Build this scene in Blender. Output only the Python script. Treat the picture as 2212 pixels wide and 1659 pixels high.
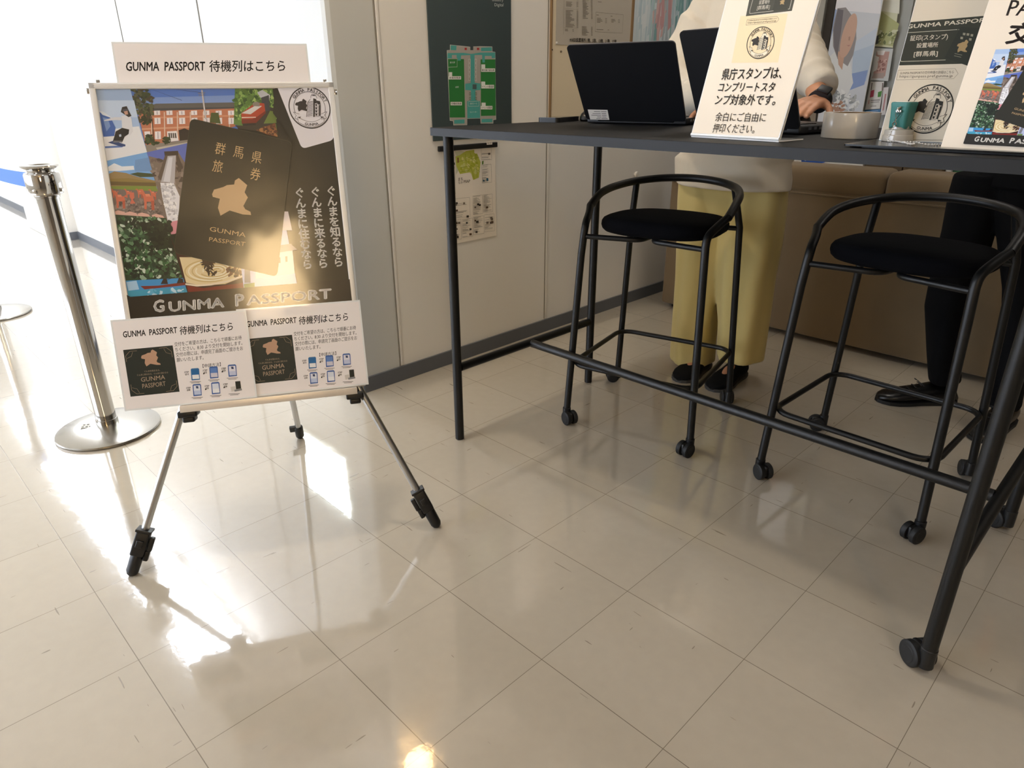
import bpy, bmesh, math, random
from mathutils import Vector, Matrix
from math import sin, cos, pi, radians

for o in list(bpy.data.objects): bpy.data.objects.remove(o, do_unlink=True)
scn = bpy.context.scene
COL = scn.collection
R = random.Random(7)

# ------------------------------------------------------------------ camera
S = 0.3                                   # side of one floor tile, metres
FPX = 1479.3
_ax, _ay, _az = 1.86174816, 0.770968444, -0.512751785
def _rod(r):
    th = r.length; k = r / th
    K = Matrix(((0, -k.z, k.y), (k.z, 0, -k.x), (-k.y, k.x, 0)))
    return Matrix.Identity(3) + K * sin(th) + (K @ K) * (1 - cos(th))
RC = _rod(Vector((_ax, _ay, _az)))
TC = Vector((0.207846806, 1.92819200, 4.79385777)) * S
CAM = -(RC.transposed() @ TC)
cam_data = bpy.data.cameras.new('camera'); cam = bpy.data.objects.new('camera', cam_data); COL.objects.link(cam)
cam_data.sensor_width = 36.0; cam_data.lens = FPX * 36.0 / 2212.0
cam_data.clip_start = 0.02; cam_data.clip_end = 100
cam.matrix_world = Matrix.Translation(CAM) @ (RC.transposed() @ Matrix(((1, 0, 0), (0, -1, 0), (0, 0, -1)))).to_4x4()
scn.camera = cam

# ------------------------------------------------------------------ world, exposure
scn.view_settings.view_transform = 'Standard'
scn.view_settings.look = 'None'
scn.view_settings.exposure = 0.42
scn.view_settings.gamma = 1.0
scn.view_settings.use_curve_mapping = False
w = bpy.data.worlds.new('world'); scn.world = w; w.use_nodes = True
bg = w.node_tree.nodes['Background']; bg.inputs[0].default_value = (0.80, 0.88, 1.0, 1); bg.inputs[1].default_value = 1.0
L_CORRIDOR = 14.5      # corridor ceiling tubes
L_WINDOW = 8.0         # daylight panes, corridor side
L_ROOM = 7.0           # ceiling panels over the counter
L_WARM = 18.0          # low sun on the window behind the photographer
L_SPOT = 230.0         # recessed downlight in front of the column
L_LAMP = 28.0          # small wall lamp on the column

# ------------------------------------------------------------------ survey helpers
def ray(u, v):
    d = RC.transposed() @ Vector(((u - 1106) / FPX, (v - 829.5) / FPX, 1)); return d.normalized()
def at_z(u, v, z=0.0):
    d = ray(u, v); return CAM + d * ((z - CAM.z) / d.z)
def at_y(u, v, y):
    d = ray(u, v); return CAM + d * ((y - CAM.y) / d.y)
def at_x(u, v, x):
    d = ray(u, v); return CAM + d * ((x - CAM.x) / d.x)
class Plane:
    def __init__(s, o, ex, ey):
        s.o = Vector(o); s.ex = Vector(ex).normalized(); s.ey = Vector(ey).normalized(); s.n = s.ex.cross(s.ey).normalized()
    def p(s, u, v):
        d = ray(u, v); X = CAM + d * ((s.o - CAM).dot(s.n) / d.dot(s.n)) - s.o
        return (X.dot(s.ex), X.dot(s.ey))
    def at(s, a, b, h=0.0): return s.o + s.ex * a + s.ey * b + s.n * h

# ------------------------------------------------------------------ materials
def lin(c):
    if isinstance(c, str):
        c = c.lstrip('#'); c = tuple(int(c[i:i + 2], 16) / 255 for i in (0, 2, 4))
        return tuple((x / 12.92 if x <= 0.04045 else ((x + 0.055) / 1.055) ** 2.4) for x in c)
    return tuple(c)
_mats = {}
def M(name, color, rough=0.5, metal=0.0, bump=0.0, bscale=200.0, spec=0.5, var=0.0, vscale=8.0, coat=0.0, trans=0.0, sheen=0.0, aniso=None):
    if name in _mats: return _mats[name]
    m = bpy.data.materials.new(name); m.use_nodes = True; nt = m.node_tree; b = nt.nodes['Principled BSDF']
    c = lin(color); b.inputs['Base Color'].default_value = (*c, 1)
    b.inputs['Roughness'].default_value = rough; b.inputs['Metallic'].default_value = metal
    b.inputs['Specular IOR Level'].default_value = spec
    b.inputs['Coat Weight'].default_value = coat; b.inputs['Coat Roughness'].default_value = 0.05
    b.inputs['Transmission Weight'].default_value = trans
    b.inputs['Sheen Weight'].default_value = sheen
    tc = nt.nodes.new('ShaderNodeTexCoord')
    if bump:
        n = nt.nodes.new('ShaderNodeTexNoise'); n.inputs['Scale'].default_value = bscale; n.inputs['Detail'].default_value = 4
        bp = nt.nodes.new('ShaderNodeBump'); bp.inputs['Strength'].default_value = bump; bp.inputs['Distance'].default_value = 0.002
        mp = nt.nodes.new('ShaderNodeMapping'); nt.links.new(tc.outputs['Object'], mp.inputs[0])
        if aniso: mp.inputs['Scale'].default_value = aniso
        nt.links.new(mp.outputs[0], n.inputs['Vector']); nt.links.new(n.outputs['Fac'], bp.inputs['Height']); nt.links.new(bp.outputs[0], b.inputs['Normal'])
    if var:
        n = nt.nodes.new('ShaderNodeTexNoise'); n.inputs['Scale'].default_value = vscale; n.inputs['Detail'].default_value = 3
        nt.links.new(tc.outputs['Object'], n.inputs['Vector'])
        hs = nt.nodes.new('ShaderNodeMixRGB'); hs.blend_type = 'MIX'
        hs.inputs[1].default_value = (*[x * (1 - var) for x in c], 1); hs.inputs[2].default_value = (*[min(1, x * (1 + var)) for x in c], 1)
        nt.links.new(n.outputs['Fac'], hs.inputs[0]); nt.links.new(hs.outputs[0], b.inputs['Base Color'])
    _mats[name] = m; return m
def EM(name, color, strength):
    if name in _mats: return _mats[name]
    m = bpy.data.materials.new(name); m.use_nodes = True; nt = m.node_tree; nt.nodes.clear()
    e = nt.nodes.new('ShaderNodeEmission'); e.inputs[0].default_value = (*lin(color), 1); e.inputs[1].default_value = strength
    o = nt.nodes.new('ShaderNodeOutputMaterial'); nt.links.new(e.outputs[0], o.inputs[0]); _mats[name] = m; return m
def INK(name, rough=0.35, spec=0.5, wave=0.0, wscale=14.0, coat=0.0, crough=0.03):
    """printed paper: the ink colour of each face is stored on the mesh"""
    if name in _mats: return _mats[name]
    m = bpy.data.materials.new(name); m.use_nodes = True; nt = m.node_tree; b = nt.nodes['Principled BSDF']
    a = nt.nodes.new('ShaderNodeAttribute'); a.attribute_name = 'ink'
    nt.links.new(a.outputs['Color'], b.inputs['Base Color']); b.inputs['Roughness'].default_value = rough
    b.inputs['Specular IOR Level'].default_value = spec
    b.inputs['Coat Weight'].default_value = coat; b.inputs['Coat Roughness'].default_value = crough
    if wave:
        tc = nt.nodes.new('ShaderNodeTexCoord'); n = nt.nodes.new('ShaderNodeTexNoise'); n.inputs['Scale'].default_value = wscale; n.inputs['Detail'].default_value = 1.5
        bp = nt.nodes.new('ShaderNodeBump'); bp.inputs['Strength'].default_value = wave; bp.inputs['Distance'].default_value = 0.01
        nt.links.new(tc.outputs['Object'], n.inputs['Vector']); nt.links.new(n.outputs['Fac'], bp.inputs['Height'])
        nt.links.new(bp.outputs[0], b.inputs['Coat Normal']); nt.links.new(bp.outputs[0], b.inputs['Normal'])
    _mats[name] = m; return m

def floor_material():
    m = bpy.data.materials.new('waxed_vinyl_tile'); m.use_nodes = True; nt = m.node_tree; b = nt.nodes['Principled BSDF']; N = nt.nodes.new; lk = nt.links.new
    tc = N('ShaderNodeTexCoord'); sep = N('ShaderNodeSeparateXYZ'); lk(tc.outputs['Object'], sep.inputs[0])
    def math_(op, a, bb=None, c=None):
        n = N('ShaderNodeMath'); n.operation = op
        for i, x in enumerate((a, bb, c)):
            if x is None: continue
            if isinstance(x, (int, float)): n.inputs[i].default_value = x
            else: lk(x, n.inputs[i])
        return n.outputs[0]
    cells, lines = [], []
    for ax, wd in (('X', 0.0006), ('Y', 0.0008)):
        q = math_('DIVIDE', sep.outputs[ax], S); fl = math_('FLOOR', math_('ADD', q, 0.5)); cells.append(math_('FLOOR', q))
        d = math_('MULTIPLY', math_('ABSOLUTE', math_('SUBTRACT', q, fl)), S)
        lines.append(math_('LESS_THAN', d, wd))
    line = math_('MAXIMUM', lines[0], lines[1])
    cmb = N('ShaderNodeCombineXYZ'); lk(cells[0], cmb.inputs[0]); lk(cells[1], cmb.inputs[1])
    wn = N('ShaderNodeTexWhiteNoise'); lk(cmb.outputs[0], wn.inputs['Vector'])
    n1 = N('ShaderNodeTexNoise'); n1.inputs['Scale'].default_value = 2.2; n1.inputs['Detail'].default_value = 5; lk(tc.outputs['Object'], n1.inputs['Vector'])
    n2 = N('ShaderNodeTexNoise'); n2.inputs['Scale'].default_value = 35; n2.inputs['Detail'].default_value = 4; lk(tc.outputs['Object'], n2.inputs['Vector'])
    # scuffs: stretched noise, sparse
    sc = []
    for rot, sx, sy, th in ((0.5, 9, 90, 0.74), (-0.9, 80, 10, 0.75)):
        mp = N('ShaderNodeMapping'); mp.inputs['Rotation'].default_value = (0, 0, rot); mp.inputs['Scale'].default_value = (sx, sy, 1); lk(tc.outputs['Object'], mp.inputs[0])
        nn = N('ShaderNodeTexNoise'); nn.inputs['Scale'].default_value = 1.0; nn.inputs['Detail'].default_value = 2; lk(mp.outputs[0], nn.inputs['Vector'])
        sc.append(math_('GREATER_THAN', nn.outputs['Fac'], th))
    scuff = math_('MULTIPLY', math_('MAXIMUM', sc[0], sc[1]), 0.55)
    v = math_('ADD', 0.90, math_('ADD', math_('MULTIPLY', wn.outputs['Value'], 0.05), math_('MULTIPLY', n1.outputs['Fac'], 0.13)))
    v = math_('ADD', v, math_('MULTIPLY', math_('SUBTRACT', n2.outputs['Fac'], 0.5), 0.08))
    base = N('ShaderNodeMixRGB'); base.blend_type = 'MULTIPLY'; base.inputs[0].default_value = 1; base.inputs[1].default_value = (*lin('#b8ae9d'), 1)
    cv = N('ShaderNodeCombineXYZ'); [lk(v, cv.inputs[i]) for i in range(3)]; lk(cv.outputs[0], base.inputs[2])
    mx = N('ShaderNodeMixRGB'); mx.inputs[2].default_value = (*lin('#5a4f40'), 1); lk(base.outputs[0], mx.inputs[1]); lk(math_('MULTIPLY', line, 0.75), mx.inputs[0])
    ms = N('ShaderNodeMixRGB'); ms.inputs[2].default_value = (*lin('#5c5143'), 1); lk(mx.outputs[0], ms.inputs[1]); lk(scuff, ms.inputs[0])
    lk(ms.outputs[0], b.inputs['Base Color'])
    n3 = N('ShaderNodeTexNoise'); n3.inputs['Scale'].default_value = 9; n3.inputs['Detail'].default_value = 3; lk(tc.outputs['Object'], n3.inputs['Vector'])
    lk(math_('ADD', 0.07, math_('ADD', math_('MULTIPLY', n3.outputs['Fac'], 0.06), math_('MULTIPLY', scuff, 0.3))), b.inputs['Roughness'])
    bp = N('ShaderNodeBump'); bp.inputs['Strength'].default_value = 0.12; bp.inputs['Distance'].default_value = 0.01
    n4 = N('ShaderNodeTexNoise'); n4.inputs['Scale'].default_value = 16; n4.inputs['Detail'].default_value = 4; lk(tc.outputs['Object'], n4.inputs['Vector'])
    h = math_('SUBTRACT', math_('MULTIPLY', n4.outputs['Fac'], 0.25), math_('MULTIPLY', line, 0.2)); lk(h, bp.inputs['Height']); lk(bp.outputs[0], b.inputs['Normal'])
    b.inputs['Specular IOR Level'].default_value = 0.55
    b.inputs['Coat Weight'].default_value = 1.0; b.inputs['Coat Roughness'].default_value = 0.035
    lk(bp.outputs[0], b.inputs['Coat Normal'])
    return m

BLACK = M('black_powder_coat', '#08090a', 0.42, spec=0.4, bump=0.12, bscale=900)
BLACKP = M('black_plastic', '#0d0e10', 0.42)
RUBBER = M('black_rubber', '#101112', 0.62)
TOPM = M('table_laminate', '#0b0b0b', 0.6, bump=0.05, bscale=1500, spec=0.3)
EDGEM = M('table_edge', '#090a0c', 0.5, spec=0.4)
FABRIC = M('seat_fabric', '#06070c', 0.95, bump=0.4, bscale=1800, spec=0.12)
CHROME = M('polished_steel', '#bdbab5', 0.08, 1.0)
STEEL = M('brushed_steel', '#b4b0a8', 0.24, 1.0, bump=0.05, bscale=300)
ALU = M('anodised_aluminium', '#c9cbcd', 0.28, 1.0)
ALUW = M('frame_aluminium', '#e3e1dd', 0.4, 0.25)
WALLW = M('white_painted_panel', '#e7e4dd', 0.5, bump=0.03, bscale=300, var=0.02, vscale=2)
WALLB = M('cream_board', '#d9cbae', 0.7, bump=0.05, bscale=400)
BASEB = M('grey_baseboard', '#5e6166', 0.5)
CEILM = M('ceiling_board', '#dcd8d0', 0.8)
TAN = M('tan_upholstery', '#7f6d54', 0.92, bump=0.35, bscale=900, spec=0.2, var=0.10, vscale=5, sheen=0.2)
DARKGAP = M('dark_gap', '#2a2622', 0.9)
PAPER = M('white_paper', '#efe6d8', 0.5)
PLASTW = M('clear_film', '#f2f4f4', 0.12, coat=0.5)
SKIN = M('skin', '#c98f6b', 0.5, var=0.05, vscale=30)
HAIR = M('dark_hair', '#1b1512', 0.5, bump=0.5, bscale=300)
CREAM = M('cream_knit', '#ddd2bd', 0.92, bump=0.4, bscale=700, spec=0.2, sheen=0.3)
YELLOW = M('yellow_twill', '#cdba7a', 0.85, bump=0.25, bscale=1400, spec=0.25, sheen=0.2)
SUIT = M('black_suit_cloth', '#07080b', 0.95, spec=0.15, bump=0.2, bscale=1500)
LEATHER = M('black_leather', '#0a0a0b', 0.28, bump=0.06, bscale=120)
SHOECL = M('black_knit_shoe', '#0a0a0a', 0.9, spec=0.2)
INK_GLOSS = INK('poster_print_film', 0.30, 0.4, 0.10, 7, coat=1.0, crough=0.09)
INK_LAM = INK('laminated_print', 0.4, 0.35, 0.15, 10, coat=0.35, crough=0.08)
INK_MATT = INK('paper_print', 0.6, 0.3)

# ------------------------------------------------------------------ objects
def tag(o, label=None, cat=None, group=None, kind=None):
    if label: o['label'] = label
    if cat: o['category'] = cat
    if group: o['group'] = group
    if kind: o['kind'] = kind
    return o
def thing(name, label, cat, loc=(0, 0, 0), rz=0.0, group=None):
    o = bpy.data.objects.new(name, None); COL.objects.link(o); o.location = loc; o.rotation_euler = (0, 0, rz)
    o.empty_display_size = 0.1
    return tag(o, label, cat, group)
def obj(name, mb, mats, parent=None, smooth=None):
    """link a mesh builder as one object; geometry is given in the frame of its parent"""
    me = bpy.data.meshes.new(name); me.from_pydata(mb.v, [], mb.f)
    for m in (mats if isinstance(mats, (list, tuple)) else [mats]): me.materials.append(m)
    if any(mb.mi): me.polygons.foreach_set('material_index', mb.mi)
    bm = bmesh.new(); bm.from_mesh(me); bmesh.ops.recalc_face_normals(bm, faces=bm.faces[:]); bm.to_mesh(me); bm.free()
    if smooth is None: smooth = mb.smooth
    if smooth:
        me.polygons.foreach_set('use_smooth', [True] * len(me.polygons))
        try: me.set_sharp_from_angle(angle=radians(38))
        except Exception: pass
    me.update(); o = bpy.data.objects.new(name, me); COL.objects.link(o)
    if parent: o.parent = parent
    return o
def dup_tree(src, loc=None, rz=None, parent=None):
    c = src.copy(); COL.objects.link(c)
    if parent: c.parent = parent
    if loc is not None: c.location = loc
    if rz is not None: c.rotation_euler = (0, 0, rz)
    for ch in [x for x in src.children]: dup_tree(ch, parent=c)
    return c

def catmull(pts, n=8, closed=False):
    P = [Vector(p) for p in pts]; out = []; L = len(P)
    for i in range(L if closed else L - 1):
        p0 = P[(i - 1) % L] if (closed or i > 0) else P[0] * 2 - P[1]
        p1 = P[i]; p2 = P[(i + 1) % L]
        p3 = P[(i + 2) % L] if (closed or i + 2 < L) else P[-1] * 2 - P[-2]
        for k in range(n):
            t = k / n
            out.append(0.5 * ((2 * p1) + (p2 - p0) * t + (2 * p0 - 5 * p1 + 4 * p2 - p3) * t * t + (3 * p1 - p0 - 3 * p2 + p3) * t ** 3))
    if not closed: out.append(P[-1])
    return out

class MB:
    def __init__(s): s.v = []; s.f = []; s.mi = []; s.smooth = False
    def add(s, verts, faces, mi=0):
        b = len(s.v); s.v += [tuple(v) for v in verts]; s.f += [tuple(b + i for i in f) for f in faces]; s.mi += [mi] * len(faces); return s
    def box(s, c, d, rot=None, bev=0.0, mi=0):
        """box of size d about c; rot a 3x3 matrix; bevelled edges when bev > 0"""
        bm = bmesh.new(); bmesh.ops.create_cube(bm, size=1.0)
        for v in bm.verts: v.co = Vector((v.co.x * d[0], v.co.y * d[1], v.co.z * d[2]))
        if bev > 0: bmesh.ops.bevel(bm, geom=bm.edges[:], offset=bev, segments=3, profile=0.5, affect='EDGES'); s.smooth = True
        c = Vector(c); vs = [((rot @ v.co) if rot else v.co) + c for v in bm.verts]
        bm.verts.index_update(); fs = [[v.index for v in f.verts] for f in bm.faces]; bm.free(); return s.add(vs, fs, mi)
    def tube(s, path, r, seg=14, closed=False, cap=True, mi=0, flat=1.0):
        P = [Vector(p) for p in path]; n = len(P); rr = r if isinstance(r, (list, tuple)) else [r] * n
        tan = []
        for i in range(n):
            a = P[(i - 1) % n] if (closed or i > 0) else P[i]; b = P[(i + 1) % n] if (closed or i < n - 1) else P[i]
            tan.append((b - a).normalized())
        up = Vector((0, 0, 1)) if abs(tan[0].z) < 0.9 else Vector((1, 0, 0))
        nx = tan[0].cross(up).normalized(); vs = []
        for i in range(n):
            nx = (nx - tan[i] * nx.dot(tan[i])).normalized(); ny = tan[i].cross(nx)
            for k in range(seg):
                a = 2 * pi * k / seg; vs.append(P[i] + nx * (cos(a) * rr[i]) + ny * (sin(a) * rr[i] * flat))
        fs = []
        for i in range(n if closed else n - 1):
            j = (i + 1) % n
            for k in range(seg):
                k2 = (k + 1) % seg; fs.append((i * seg + k, i * seg + k2, j * seg + k2, j * seg + k))
        if cap and not closed: fs += [tuple(range(seg))[::-1], tuple((n - 1) * seg + k for k in range(seg))]
        s.smooth = True; return s.add(vs, fs, mi)
    def cyl(s, a, b, r, seg=20, mi=0, bev=0.0):
        a, b = Vector(a), Vector(b); d = (b - a).normalized()
        if bev: return s.tube([a, a + d * 1e-5, a + d * bev, b - d * bev, b - d * 1e-5, b], [r - bev, r - bev, r, r, r - bev, r - bev], seg, mi=mi)
        return s.tube([a, b], r, seg, mi=mi)
    def lathe(s, prof, c=(0, 0, 0), seg=48, mi=0):
        c = Vector(c); n = len(prof); vs = [c + Vector((r * cos(2 * pi * k / seg), r * sin(2 * pi * k / seg), z)) for r, z in prof for k in range(seg)]
        fs = [(i * seg + k, i * seg + (k + 1) % seg, (i + 1) * seg + (k + 1) % seg, (i + 1) * seg + k) for i in range(n - 1) for k in range(seg)]
        fs += [tuple(range(seg))[::-1], tuple((n - 1) * seg + k for k in range(seg))]
        s.smooth = True; return s.add(vs, fs, mi)
    def prism(s, poly, h0, h1, frame=None, mi=0):
        """extrude a 2D polygon from h0 to h1 along z (or along frame.n)"""
        n = len(poly); at = frame.at if frame else (lambda a, b, h: Vector((a, b, h)))
        vs = [at(a, b, h0) for a, b in poly] + [at(a, b, h1) for a, b in poly]
        fs = [tuple(range(n))[::-1], tuple(range(n, 2 * n))] + [(i, (i + 1) % n, n + (i + 1) % n, n + i) for i in range(n)]
        return s.add(vs, fs, mi)
    def loft(s, rings, cap=True, mi=0):
        n = len(rings[0]); vs = [v for r in rings for v in r]
        fs = [(i * n + k, i * n + (k + 1) % n, (i + 1) * n + (k + 1) % n, (i + 1) * n + k) for i in range(len(rings) - 1) for k in range(n)]
        if cap: fs += [tuple(range(n))[::-1], tuple((len(rings) - 1) * n + k for k in range(n))]
        s.smooth = True; return s.add(vs, fs, mi)
def basis(z, x=Vector((1, 0, 0))):
    z = Vector(z).normalized(); x = (Vector(x) - z * Vector(x).dot(z)).normalized(); y = z.cross(x)
    return Matrix((x, y, z)).transposed()
def rrect(w, h, r, n=5, cx=0.0, cy=0.0):
    out = []
    for sx, sy, a0 in ((1, -1, -pi / 2), (1, 1, 0), (-1, 1, pi / 2), (-1, -1, pi)):
        for k in range(n + 1):
            a = a0 + (pi / 2) * k / n; out.append((cx + sx * (w / 2 - r) + r * cos(a), cy + sy * (h / 2 - r) + r * sin(a)))
    return out

# ------------------------------------------------------------------ printed matter
_glyph = {}
def glyphs(text, bold):
    key = (text, bold)
    if key not in _glyph:
        cu = bpy.data.curves.new('g', 'FONT'); cu.body = text; cu.resolution_u = 2; cu.fill_mode = 'FRONT'
        o = bpy.data.objects.new('g', cu); COL.objects.link(o)
        me = o.evaluated_get(bpy.context.evaluated_depsgraph_get()).to_mesh()
        V = [(v.co.x, v.co.y) for v in me.vertices]; F = [tuple(p.vertices) for p in me.polygons]; n = len(V)
        if bold > 0.003:                                   # heavier face: the strokes printed again a hair to each side
            sh = [(-bold, 0), (bold, 0), (0, bold), (0, -bold)] if bold > 0.011 else [(-bold, 0), (bold, 0)]
            V, F = [(x + dx, y + dy) for dx, dy in sh for x, y in V], [tuple(i + k * n for i in f) for k in range(len(sh)) for f in F]
        _glyph[key] = (V, F)
        bpy.data.objects.remove(o); bpy.data.curves.remove(cu)
    return _glyph[key]
LAYER = 0.00012
def inpoly(x, y, P):
    r = False; j = len(P) - 1
    for i in range(len(P)):
        if (P[i][1] > y) != (P[j][1] > y) and x < (P[j][0] - P[i][0]) * (y - P[i][1]) / (P[j][1] - P[i][1]) + P[i][0]: r = not r
        j = i
    return r
class Art:
    """flat print: coloured shapes in the plane of a sheet, later shapes lie over earlier ones"""
    def __init__(s, plane): s.pl = plane; s.ops = []; s.k = 1
    def up(s, n=1): s.k += n; return s
    def px(s, *uv): return [s.pl.p(u, v) for u, v in uv]
    def poly(s, c, pts): s.k += 0.05; s.ops.append((pts, [tuple(range(len(pts)))], lin(c), s.k)); return s
    def q(s, c, *uv): return s.poly(c, s.px(*uv))
    def line(s, c, pts, wd, closed=False):
        n = len(pts)
        for i in range(n if closed else n - 1):
            a, b = pts[i], pts[(i + 1) % n]; dx, dy = b[0] - a[0], b[1] - a[1]; L = math.hypot(dx, dy) or 1e-9; ox, oy = -dy / L * wd / 2, dx / L * wd / 2
            s.poly(c, [(a[0] + ox, a[1] + oy), (a[0] - ox, a[1] - oy), (b[0] - ox, b[1] - oy), (b[0] + ox, b[1] + oy)])
        return s
    def ql(s, c, wd, *uv, closed=False): return s.line(c, s.px(*uv), wd, closed)
    def disc(s, c, cx, cy, rx, ry=None, n=24, rot=0.0):
        ry = rx if ry is None else ry
        return s.poly(c, [(cx + rx * cos(a) * cos(rot) - ry * sin(a) * sin(rot), cy + rx * cos(a) * sin(rot) + ry * sin(a) * cos(rot)) for a in [2 * pi * i / n for i in range(n)]])
    def qd(s, c, u, v, rx, ry=None, rot=0.0, n=20):
        x, y = s.pl.p(u, v); return s.disc(c, x, y, rx, ry, n, rot)
    def text(s, c, t, bl, br, tl, bold=0.0, cap=0.73):
        """fit text between baseline ends bl, br with cap height reaching tl"""
        V, F = glyphs(t, bold); x0 = min(v[0] for v in V); x1 = max(v[0] for v in V)
        ex = ((br[0] - bl[0]) / (x1 - x0), (br[1] - bl[1]) / (x1 - x0)); ey = ((tl[0] - bl[0]) / cap, (tl[1] - bl[1]) / cap)
        s.k += 0.05; s.ops.append(([(bl[0] + (x - x0) * ex[0] + y * ey[0], bl[1] + (x - x0) * ex[1] + y * ey[1]) for x, y in V], F, lin(c), s.k)); return s
    def qt(s, c, t, bl, br, tl, bold=0.0, cap=0.73): return s.text(c, t, *s.px(bl, br, tl), bold=bold, cap=cap)
    def tx(s, c, t, x, y, wd, h, bold=0.0, cap=0.73): return s.text(c, t, (x, y), (x + wd, y), (x, y + h), bold, cap)
    def blobs(s, cols, region, n, size, seed=1, el=1.6):
        r = random.Random(seed); xs = [p[0] for p in region]; ys = [p[1] for p in region]; k = 0
        while k < n:
            x = r.uniform(min(xs), max(xs)); y = r.uniform(min(ys), max(ys))
            if not inpoly(x, y, region): continue
            k += 1; a = r.uniform(0, pi); z = size * r.uniform(0.4, 1.2); m = r.randint(5, 7); s.k -= 0.04
            s.poly(r.choice(cols), [(x + z * r.uniform(0.6, 1.2) * (cos(t) * el * cos(a) - sin(t) * sin(a)), y + z * r.uniform(0.6, 1.2) * (cos(t) * el * sin(a) + sin(t) * cos(a))) for t in [2 * pi * i / m for i in range(m)]])
        return s
    def mapped(s, other, f):
        k0 = s.k
        for V, F, c, k in other.ops: s.ops.append(([f(x, y) for x, y in V], F, c, k0 + k))
        s.k = k0 + other.k + 1; return s
    def clip(s, x0, x1, y0, y1):
        s.ops = [o for o in s.ops if max(p[0] for p in o[0]) > x0 and min(p[0] for p in o[0]) < x1 and max(p[1] for p in o[0]) > y0 and min(p[1] for p in o[0]) < y1]
        for o in s.ops: o[0][:] = [(min(max(x, x0), x1), min(max(y, y0), y1)) for x, y in o[0]]
        return s
    def build(s, name, mat, parent, base=0.0, layer=LAYER, inv=None):
        vs, fs, cols = [], [], []
        inv = inv if inv is not None else (parent.matrix_basis.inverted() if parent else Matrix.Identity(4))
        for V, F, c, k in s.ops:
            b = len(vs); vs += [inv @ s.pl.at(x, y, base + k * layer) for x, y in V]
            for f in F:
                if sum(V[f[i - 1]][0] * V[f[i]][1] - V[f[i]][0] * V[f[i - 1]][1] for i in range(len(f))) < 0: f = f[::-1]
                fs.append(tuple(b + i for i in f)); cols += [c] * len(f)
        me = bpy.data.meshes.new(name); me.from_pydata([tuple(v) for v in vs], [], fs)
        at = me.color_attributes.new('ink', 'FLOAT_COLOR', 'CORNER')
        if len(at.data) == len(cols):
            at.data.foreach_set('color', [x for c in cols for x in (*c, 1.0)])
        else: print('INK mismatch', name, len(at.data), len(cols))
        me.validate()
        me.materials.append(mat); o = bpy.data.objects.new(name, me); COL.objects.link(o)
        if parent: o.parent = parent
        return o

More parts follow.
